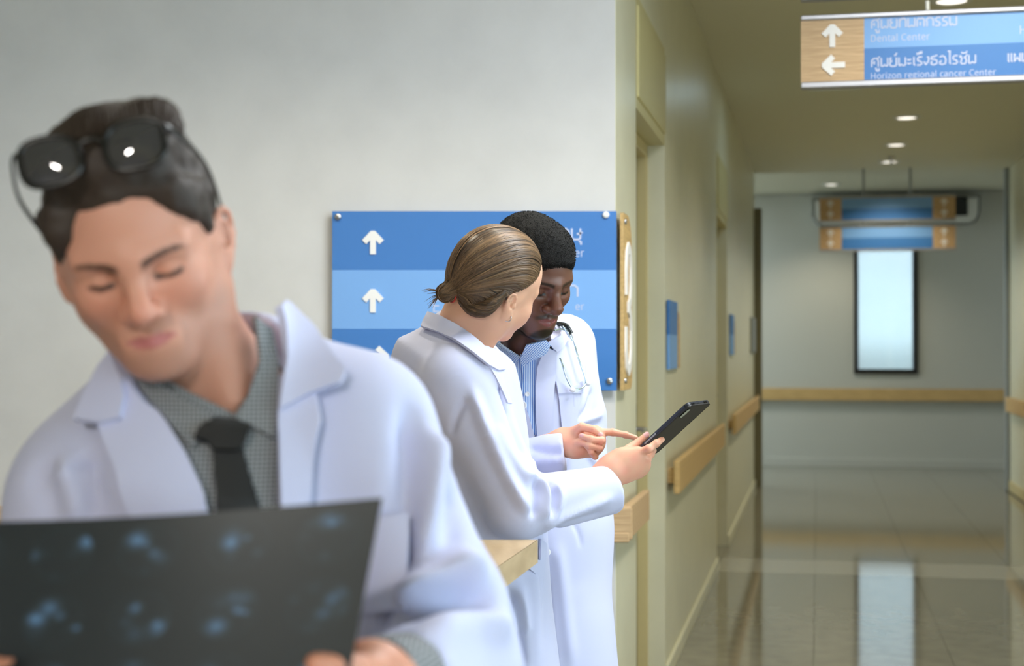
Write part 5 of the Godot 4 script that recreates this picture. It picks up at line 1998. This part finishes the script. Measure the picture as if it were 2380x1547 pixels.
	front_coat.cone(P(520, 930, 1.53), P(470, 780, 1.50), 0.066, 0.062, 0.02)
	var fl := folds([
		[px([960, 930, 955, 1080, 945, 1220, 930, 1330]), 0.0136, -0.0243],
		[px([1010, 1000, 1000, 1150, 985, 1290]), 0.0187, 0.0203],
		[px([1055, 1120, 1040, 1230, 1000, 1350]), 0.0136, -0.0162],
		[px([1130, 1330, 1050, 1320, 970, 1370, 930, 1400]), 0.0153, 0.0284],
		[px([1160, 1400, 1080, 1385, 990, 1415, 930, 1440]), 0.0119, -0.0243],
		[px([1180, 1450, 1090, 1455, 1000, 1470]), 0.0153, 0.0203],
		[px([200, 1050, 210, 1120, 235, 1200]), 0.0102, -0.0181],
		[px([90, 1070, 110, 1140, 150, 1200]), 0.0136, -0.0121],
		[px([150, 1060, 165, 1130, 180, 1200]), 0.0153, 0.0121],
		[px([880, 1200, 890, 1330, 880, 1450]), 0.0136, -0.0162],
		], C, 1.2)
	var cm := MB.new()
	polygonize(C, Vector3(-0.66, 0.60, -1.80), Vector3(0.08, 1.44, -1.16), 0.0085, cm, null, func(p: Vector3, _n: Vector3) -> float: return fold_height(p, fl))
	var coat := worn("lab_coat", cm, M.coat_cloth, who)
	var m := MB.new()
	drape(front_coat, px([330, 850, 420, 900, 545, 960, 620, 850, 645, 900, 650, 1260, 500, 1260, 400, 1020]), 1.2, 22.0, 0.003, 0.004, m)
	var shirt := worn("shirt", m, M.check_cloth, who)
	m = MB.new()
	shirt_collar(m, P(508, 870, 1.525), HB, 0.068, 0.036)
	worn("collar_stand", m, M.check_cloth, who, shirt)
	m = MB.new()
	drape(front_coat, px([318, 845, 345, 860, 430, 920, 502, 962, 478, 1010, 452, 1046, 400, 990, 350, 910]), 1.2, 16.0, 0.011, 0.005, m)
	worn("collar", m, M.check_cloth, who, shirt)
	m = MB.new()
	drape(front_coat, px([575, 740, 612, 770, 636, 850, 640, 950, 634, 1024, 600, 1006, 545, 968, 570, 925, 592, 840]), 1.2, 16.0, 0.011, 0.005, m)
	worn("collar", m, M.check_cloth, who, shirt)
	m = MB.new()
	drape(front_coat, px([494, 1040, 560, 1040, 575, 1100, 604, 1200, 625, 1300, 500, 1300, 505, 1180]), 1.2, 16.0, 0.010, 0.006, m)
	var tie := worn("tie", m, M.tie_cloth, who)
	m = MB.new()
	drape(front_coat, px([503, 968, 548, 972, 580, 994, 566, 1036, 548, 1056, 500, 1056, 482, 1034, 456, 1030, 470, 1005]), 1.2, 14.0, 0.018, 0.012, m)
	worn("knot", m, M.tie_cloth, who, tie)
	m = MB.new()
	drape(front_coat, px([312, 830, 336, 900, 392, 985, 440, 1070, 490, 1190, 498, 1300, 380, 1300, 320, 1180, 268, 1060, 246, 1004, 300, 1000]), 1.2, 20.0, 0.019, 0.008, m)
	worn("lapel", m, M.coat_cloth, who, coat)
	m = MB.new()
	drape(front_coat, px([310, 828, 330, 880, 304, 996, 262, 1008, 200, 1004, 226, 950, 268, 880]), 1.2, 18.0, 0.026, 0.008, m)
	worn("collar", m, M.coat_cloth, who, coat)
	m = MB.new()
	drape(front_coat, px([600, 730, 652, 752, 720, 808, 806, 892, 798, 912, 715, 934, 640, 960, 640, 850]), 1.2, 18.0, 0.026, 0.008, m)
	worn("collar", m, M.coat_cloth, who, coat)
	m = MB.new()
	drape(front_coat, px([640, 880, 700, 940, 740, 930, 752, 980, 722, 1090, 700, 1180, 690, 1300, 640, 1300]), 1.2, 20.0, 0.019, 0.008, m)
	worn("lapel", m, M.coat_cloth, who, coat)
	m = MB.new()
	drape(front_coat, px([800, 1205, 950, 1196, 952, 1250, 948, 1420, 800, 1420]), 1.2, 20.0, 0.006, 0.004, m)
	worn("pocket", m, M.coat_cloth, who, coat)
	# the shirt cuff at the wrist
	m = MB.new()
	var c0 := P(905, 1582, 1.285)
	var ax := (P(890, 1590, 1.27) - P(1075, 1560, 1.46)).normalized()
	var u := ax.cross(Vector3.UP).normalized()
	var pts := []
	for q in [[-0.05, 0.040], [0.0, 0.040], [0.026, 0.0385], [0.028, 0.0365], [0.0, 0.036]]:
		for k in 28:
			var a := TAU * k / 28.0
			pts.append(c0 + ax * q[0] + (u * cos(a) + ax.cross(u) * sin(a)) * q[1])
	m.grid(pts, 5, 28, true)
	worn("cuff", m, M.check_cloth, who, shirt)
	legs(who, Vector3(foot.x, 0.92, foot.z), deg_to_rad(-5), 0.11, Vector3.ZERO)

func front_hair(who: Node3D, X: Transform3D, s: float) -> void:
	var F := Field.new()
	var B := X.basis
	var g := func(x: float, y: float, z: float) -> Vector3: return X * (Vector3(x, y, z) * s)
	F.ell(g.call(0, 0.032, -0.022), Vector3(0.084, 0.096, 0.104) * s, B, 0.01)
	F.ell(g.call(0.0, 0.096, 0.026), Vector3(0.066, 0.033, 0.056) * s, B, 0.03)
	F.ball(g.call(0.042, 0.106, 0.004), 0.028, 0.012)
	F.ball(g.call(-0.006, 0.112, 0.018), 0.025, 0.012)

	F.cut(g.call(0.0, 0.062, 0.082), B * Vector3(0.12, -0.60, 0.79), 0.3, 0.006)
	F.cut(g.call(0, -0.03, 0.0), B * Vector3(0, -0.9, 0.35), 0.3, 0.004)
	F.ell(g.call(-0.060, 0.042, 0.052), Vector3(0.018, 0.030, 0.020) * s, B, 0.012)
	F.ell(g.call(0.050, 0.056, 0.060), Vector3(0.016, 0.020, 0.014) * s, B, 0.018)
	F.ell(g.call(0.064, 0.038, 0.040), Vector3(0.011, 0.020, 0.018) * s, B, 0.018)
	for e in [-1.0, 1.0]:
		F.cone(g.call(e * 0.072, 0.045, 0.026), g.call(e * 0.073, 0.004, 0.022), 0.012, 0.007, 0.01)
	var fz := FastNoiseLite.new()
	fz.frequency = 45.0
	var m := MB.new()
	polygonize(F, X.origin - Vector3.ONE * 0.17, X.origin + Vector3.ONE * 0.18, 0.0042, m, null, func(p: Vector3, _n: Vector3) -> float: return 0.0045 * fz.get_noise_3dv(p))
	var r := RandomNumberGenerator.new()
	r.seed = 4
	for q in 260:
		var a := r.randf_range(-1.25, 1.25)
		var d0 := Vector3(sin(a) * 0.78, 0.62 + 0.30 * cos(a), 0.82 * cos(a * 0.8)).normalized()
		var d1 := (d0 + Vector3(0.30 * r.randf_range(-0.4, 1.0), 0.55, -0.75)).normalized()
		var d2 := (d1 + Vector3(r.randf_range(-0.2, 0.3), 0.1, -0.8)).normalized()
		var o := Vector3(0, 0.03, -0.02)
		var path := []
		for w in curve([d0, d1, d2], 8):
			var d: Vector3 = w.normalized()
			path.append(F.march(g.call(o.x + d.x * 0.2, o.y + d.y * 0.2, o.z + d.z * 0.2), -(B * d), 0.22) + B * d * r.randf_range(0.0, 0.003))
		m.tube(path, [0.001, 0.003, 0.004, 0.004, 0.004, 0.0035, 0.003, 0.002, 0.001], 5, 0.6, Vector3.ZERO, false)
	worn("hair", m, M.hair_dark, who)

# ------------------------------------------------------------------ things held, worn or hung
func build_phone() -> void:
	# held in the woman's right hand, its back to the camera; axes: x across, y along, z out of the back
	var L := (P(1625, 936, 2.905) - P(1484, 1066, 3.0)).normalized()
	var W := (P(1652, 933, 2.975) - P(1597, 938, 2.905)).normalized()
	W = (W - L * W.dot(L)).normalized()
	var Nn := W.cross(L)
	var c := P(1625, 936, 2.94) - L * 0.085
	var o := base("smartphone", c, Basis(W, L, Nn))
	tag(o, "dark grey smartphone in a case held in the woman's right hand", "phone")
	var w := 0.041
	var h := 0.085
	var rr := PackedVector2Array()
	for q in 4:
		var cx: float = (w - 0.010) * [1, -1, -1, 1][q]
		var cy: float = (h - 0.010) * [1, 1, -1, -1][q]
		for k in 7:
			var a := PI / 2 * q + PI / 2 * k / 6
			rr.append(Vector2(cx + 0.010 * cos(a), cy + 0.010 * sin(a)))
	var m := MB.new()
	m.prism(rr, 0.0042, Transform3D(Basis(), Vector3(0, 0, 0)), 0.0012)
	part("back_cover", m.mesh(), M.phone_back, o)
	m = MB.new()
	var r2 := Geometry2D.offset_polygon(rr, 0.0006)[0]
	m.prism(r2, 0.0046, Transform3D(Basis(), Vector3(0, 0, -0.0044)), 0.0)
	part("edge_band", m.mesh(), M.phone_edge, o)
	m = MB.new()
	m.prism(Geometry2D.offset_polygon(rr, -0.002)[0], 0.0006, Transform3D(Basis(), Vector3(0, 0, -0.0049)))
	part("screen", m.mesh(), M.phone_black, o)
	var slot := PackedVector2Array()
	for q in 2:
		for k in 9:
			var a := PI * q + PI * k / 8
			slot.append(Vector2(0.0065 * cos(a), 0.0085 * (1 - 2 * q) + 0.0065 * sin(a)))
	m = MB.new()
	m.prism(slot, 0.0016, Transform3D(Basis(), Vector3(-w + 0.013, h - 0.024, 0.0038)), 0.0004)
	part("camera_rim", m.mesh(), M.phone_black, o)
	m = MB.new()
	m.prism(Geometry2D.offset_polygon(slot, -0.0014)[0], 0.0019, Transform3D(Basis(), Vector3(-w + 0.013, h - 0.024, 0.0038)), 0.0)
	part("camera_window", m.mesh(), M.camera_glass, o)
	m = MB.new()
	for x in [-0.027, -0.021, 0.018, 0.024]:
		m.box(Vector3(x - 0.0022, h + 0.0002, -0.0022), Vector3(x + 0.0022, h + 0.0009, 0.0018), 0.0003)
	for x in [-0.006, -0.002]:
		m.box(Vector3(x - 0.0006, h + 0.0002, -0.001), Vector3(x + 0.0006, h + 0.0009, 0.001))
	part("port", m.mesh(), M.phone_black, o)
	part("side_button", boxes([[Vector3(-w - 0.0016, -0.045, -0.0022), Vector3(-w - 0.0002, -0.010, 0.0012)]], 0.0005), M.grey_plastic, o)

func build_stethoscope() -> void:
	var C := mate_coat
	var eye := Vector3(0, EYE, 0)
	var on := func(list: Array, lift: float) -> Array:
		var out := []
		for p in curve(px(list), 26):
			var q := P(p.x, p.y, 2.9)
			var h := C.march(q, (q - eye).normalized())
			out.append(h + C.normal(h, 0.01) * lift)
		return out
	var o := base("stethoscope", P(1325, 860, 3.25))
	tag(o, "stethoscope hanging round the neck of the person in the striped shirt", "stethoscope")
	var back := Transform3D(Basis(), -o.position)
	var m := MB.new()
	var front: Array = on.call([1303, 766, 1310, 774, 1316, 784], 0.016)
	var tube: Array = curve([P(1190, 780, 3.40), P(1225, 768, 3.435), P(1262, 756, 3.41), P(1288, 752, front[0].z * -1.0 + 0.03), front[0], front[13], front[26]], 30)
	m.tube(tube, 0.0052, 10)
	part("rubber_tube", m.mesh(), M.rubber_green, o, back)
	m = MB.new()
	m.tube(on.call([1314, 780, 1318, 796, 1330, 838, 1344, 876, 1347, 890, 1344, 898, 1334, 904, 1322, 905], 0.018), 0.0021, 8)
	m.tube(on.call([1286, 828, 1296, 854, 1306, 880, 1314, 896, 1322, 904], 0.017), 0.0021, 8)
	m.tube(on.call([1276, 768, 1290, 766, 1302, 774, 1312, 790, 1318, 798], 0.016), 0.0020, 8)
	part("binaural_tube", m.mesh(), M.chrome, o, back)
	for p in [[1318, 906], [1351, 893]]:
		var q := P(p[0], p[1], 2.9)
		var h := C.march(q, (q - eye).normalized())
		var n := C.normal(h, 0.01)
		m = MB.new()
		m.ball(h + n * 0.019, Vector3(0.0068, 0.0058, 0.0060), 10, 14)
		part("ear_tip", m.mesh(), M.pearl, o, back)

func build_film() -> void:
	# a large sheet film with rows of brain slices, bowed a little, held upright in both hands
	var im := Image.create(512, 320, false, Image.FORMAT_RGB8)
	im.fill(Color(0.13, 0.155, 0.165))
	var r := RandomNumberGenerator.new()
	r.seed = 3
	for row in 3:
		for c in 5:
			var cx := 52.0 + c * 102.0
			var cy := 54.0 + row * 106.0
			var blobs := []
			for k in 9:
				var a := r.randf_range(0, TAU)
				var d := r.randf_range(0.2, 1.0)
				blobs.append([Vector2(cos(a) * 34 * d, sin(a) * 38 * d), r.randf_range(3.0, 9.5), pow(r.randf(), 1.8)])
			for y in range(-50, 51):
				for x in range(-48, 49):
					var q := Vector2(x / 37.0, y / 43.0)
					var e := q.length()
					var v := 0.0
					if e < 1.0:
						v = 0.012 + 0.02 * smoothstep(0.80, 0.93, e)
						for b in blobs:
							v += b[2] * 0.62 * exp(-(Vector2(x, y) - b[0]).length_squared() / (b[1] * b[1] * 1.6))
					if v > 0.0:
						v = minf(v, 0.62)
						im.set_pixel(int(cx) + x, clampi(int(cy) + y, 0, 319), Color(0.13 + 0.30 * v, 0.155 + 0.46 * v, 0.165 + 0.66 * v))
	var m := mat("film_print", Color(1, 1, 1), 0.28)
	m.albedo_texture = ImageTexture.create_from_image(im)
	m.texture_repeat = false
	# corners: upper left beyond the picture, upper right seen
	var ul := P(-140, 1215, 1.20)
	var ur := P(889, 1156, 1.175)
	var lr := P(800, 1640, 1.155)
	var ll := P(-190, 1700, 1.18)
	var o := base("xray_film", (ll + lr) * 0.5)
	tag(o, "large dark x-ray film with bluish brain slices held up by the doctor in front", "film")
	var rows := 15
	var cols := 25
	var n := (ur - ul).cross(ll - ul).normalized()
	if n.z < 0.0:
		n = -n
	var V3 := PackedVector3Array()
	var N3 := PackedVector3Array()
	var T3 := PackedVector2Array()
	var I3 := PackedInt32Array()
	for face in 2:
		for j in rows:
			for i in cols:
				var u := i / float(cols - 1)
				var v := j / float(rows - 1)
				var p := ul.lerp(ur, u).lerp(ll.lerp(lr, u), v) - o.position
				p += n * (0.012 * sin(u * PI) - 0.0004 * face) + Vector3(0, -0.004 * sin(u * PI) * (1.0 - v), 0)
				V3.append(p)
				N3.append((n - (ur - ul).normalized() * 0.012 * PI * cos(u * PI) / 0.36).normalized() * (1.0 if face == 0 else -1.0))
				T3.append(Vector2(u, v))
	for face in 2:
		for j in rows - 1:
			for i in cols - 1:
				var a := face * rows * cols + j * cols + i
				if face == 0:
					I3.append_array(PackedInt32Array([a, a + 1, a + cols, a + 1, a + cols + 1, a + cols]))
				else:
					I3.append_array(PackedInt32Array([a, a + cols, a + 1, a + 1, a + cols, a + cols + 1]))
	var A := []
	A.resize(Mesh.ARRAY_MAX)
	A[Mesh.ARRAY_VERTEX] = V3
	A[Mesh.ARRAY_NORMAL] = N3
	A[Mesh.ARRAY_TEX_UV] = T3
	A[Mesh.ARRAY_INDEX] = I3
	var am := ArrayMesh.new()
	am.add_surface_from_arrays(Mesh.PRIMITIVE_TRIANGLES, A)
	part("sheet", am, m, o)

func build_spectacles() -> void:
	# pushed up on the hair of the doctor in front; axes: x across, y up, z out of the lenses
	var X := front_head
	var s := 0.96
	var mid := X * (Vector3(-0.006, 0.114, 0.084) * s)
	var Zn := (X.basis * Vector3(0.0, 0.58, 0.815)).normalized()
	var Xn := (X.basis.x - Zn * X.basis.x.dot(Zn)).normalized()
	var o := base("spectacles", mid, Basis(Xn, Zn.cross(Xn), Zn))
	tag(o, "black rimmed spectacles with smoked lenses pushed up on the front doctor's hair", "spectacles")
	var shape := func(e: float, g: float) -> Array:
		var pts := []
		for k in 33:
			var a := TAU * k / 32.0
			var cx := cos(a)
			var cy := sin(a)
			var w := pow(absf(cx), 0.72) * signf(cx) * 0.0265
			var h := pow(absf(cy), 0.75) * signf(cy) * (0.0225 if cy > 0 else 0.0235)
			pts.append(Vector3(e * 0.0375 + w * g + (e * 0.003 * (cy if cy > 0.0 else 0.0)), h * g, -0.0025 * absf(e * 0.0375 + w) / 0.06))
		return pts
	for e in [-1.0, 1.0]:
		var m := MB.new()
		m.tube(shape.call(e, 1.0), 0.0030, 8, 0.8, Vector3(0, 0, 1), false)
		part("rim", m.mesh(), M.spectacle_black, o)
		m = MB.new()
		var ring: Array = shape.call(e, 0.98)
		var c := Vector3(e * 0.0385, 0, 0)
		var pts := []
		for rr in [0.0, 0.3, 0.6, 0.85, 1.0]:
			for k in 32:
				var p: Vector3 = c.lerp(ring[k], rr)
				pts.append(p + Vector3(0, 0, 0.0030 * (1.0 - rr * rr)))
		m.grid(pts, 5, 32, true)
		pts = []
		for rr in [1.0, 0.85, 0.6, 0.3, 0.0]:
			for k in 32:
				var p: Vector3 = c.lerp(ring[k], rr)
				pts.append(p + Vector3(0, 0, 0.0030 * (1.0 - rr * rr) - 0.0016))
		m.grid(pts, 5, 32, true)
		part("lens", m.mesh(), M.smoked_lens, o)
		m = MB.new()
		var inv := o.transform.affine_inverse()
		var ear := inv * (X * (Vector3(e * 0.088, 0.020, -0.012) * s))
		var tip := inv * (X * (Vector3(e * 0.084, -0.012, -0.045) * s))
		var h0 := Vector3(e * 0.0675, 0.012, -0.003)
		m.tube(curve([h0, h0 + Vector3(e * 0.006, -0.004, -0.012), h0.lerp(ear, 0.5) + Vector3(e * 0.010, 0, 0), ear, tip], 20), 0.0032, 8, 0.5, Vector3(1, 0, 0))
		part("temple", m.mesh(), M.spectacle_black, o)
	var m := MB.new()
	m.tube([Vector3(-0.012, 0.006, 0.001), Vector3(-0.005, 0.010, 0.003), Vector3(0.005, 0.010, 0.003), Vector3(0.012, 0.006, 0.001)], 0.0028, 8)
	part("bridge", m.mesh(), M.spectacle_black, o)
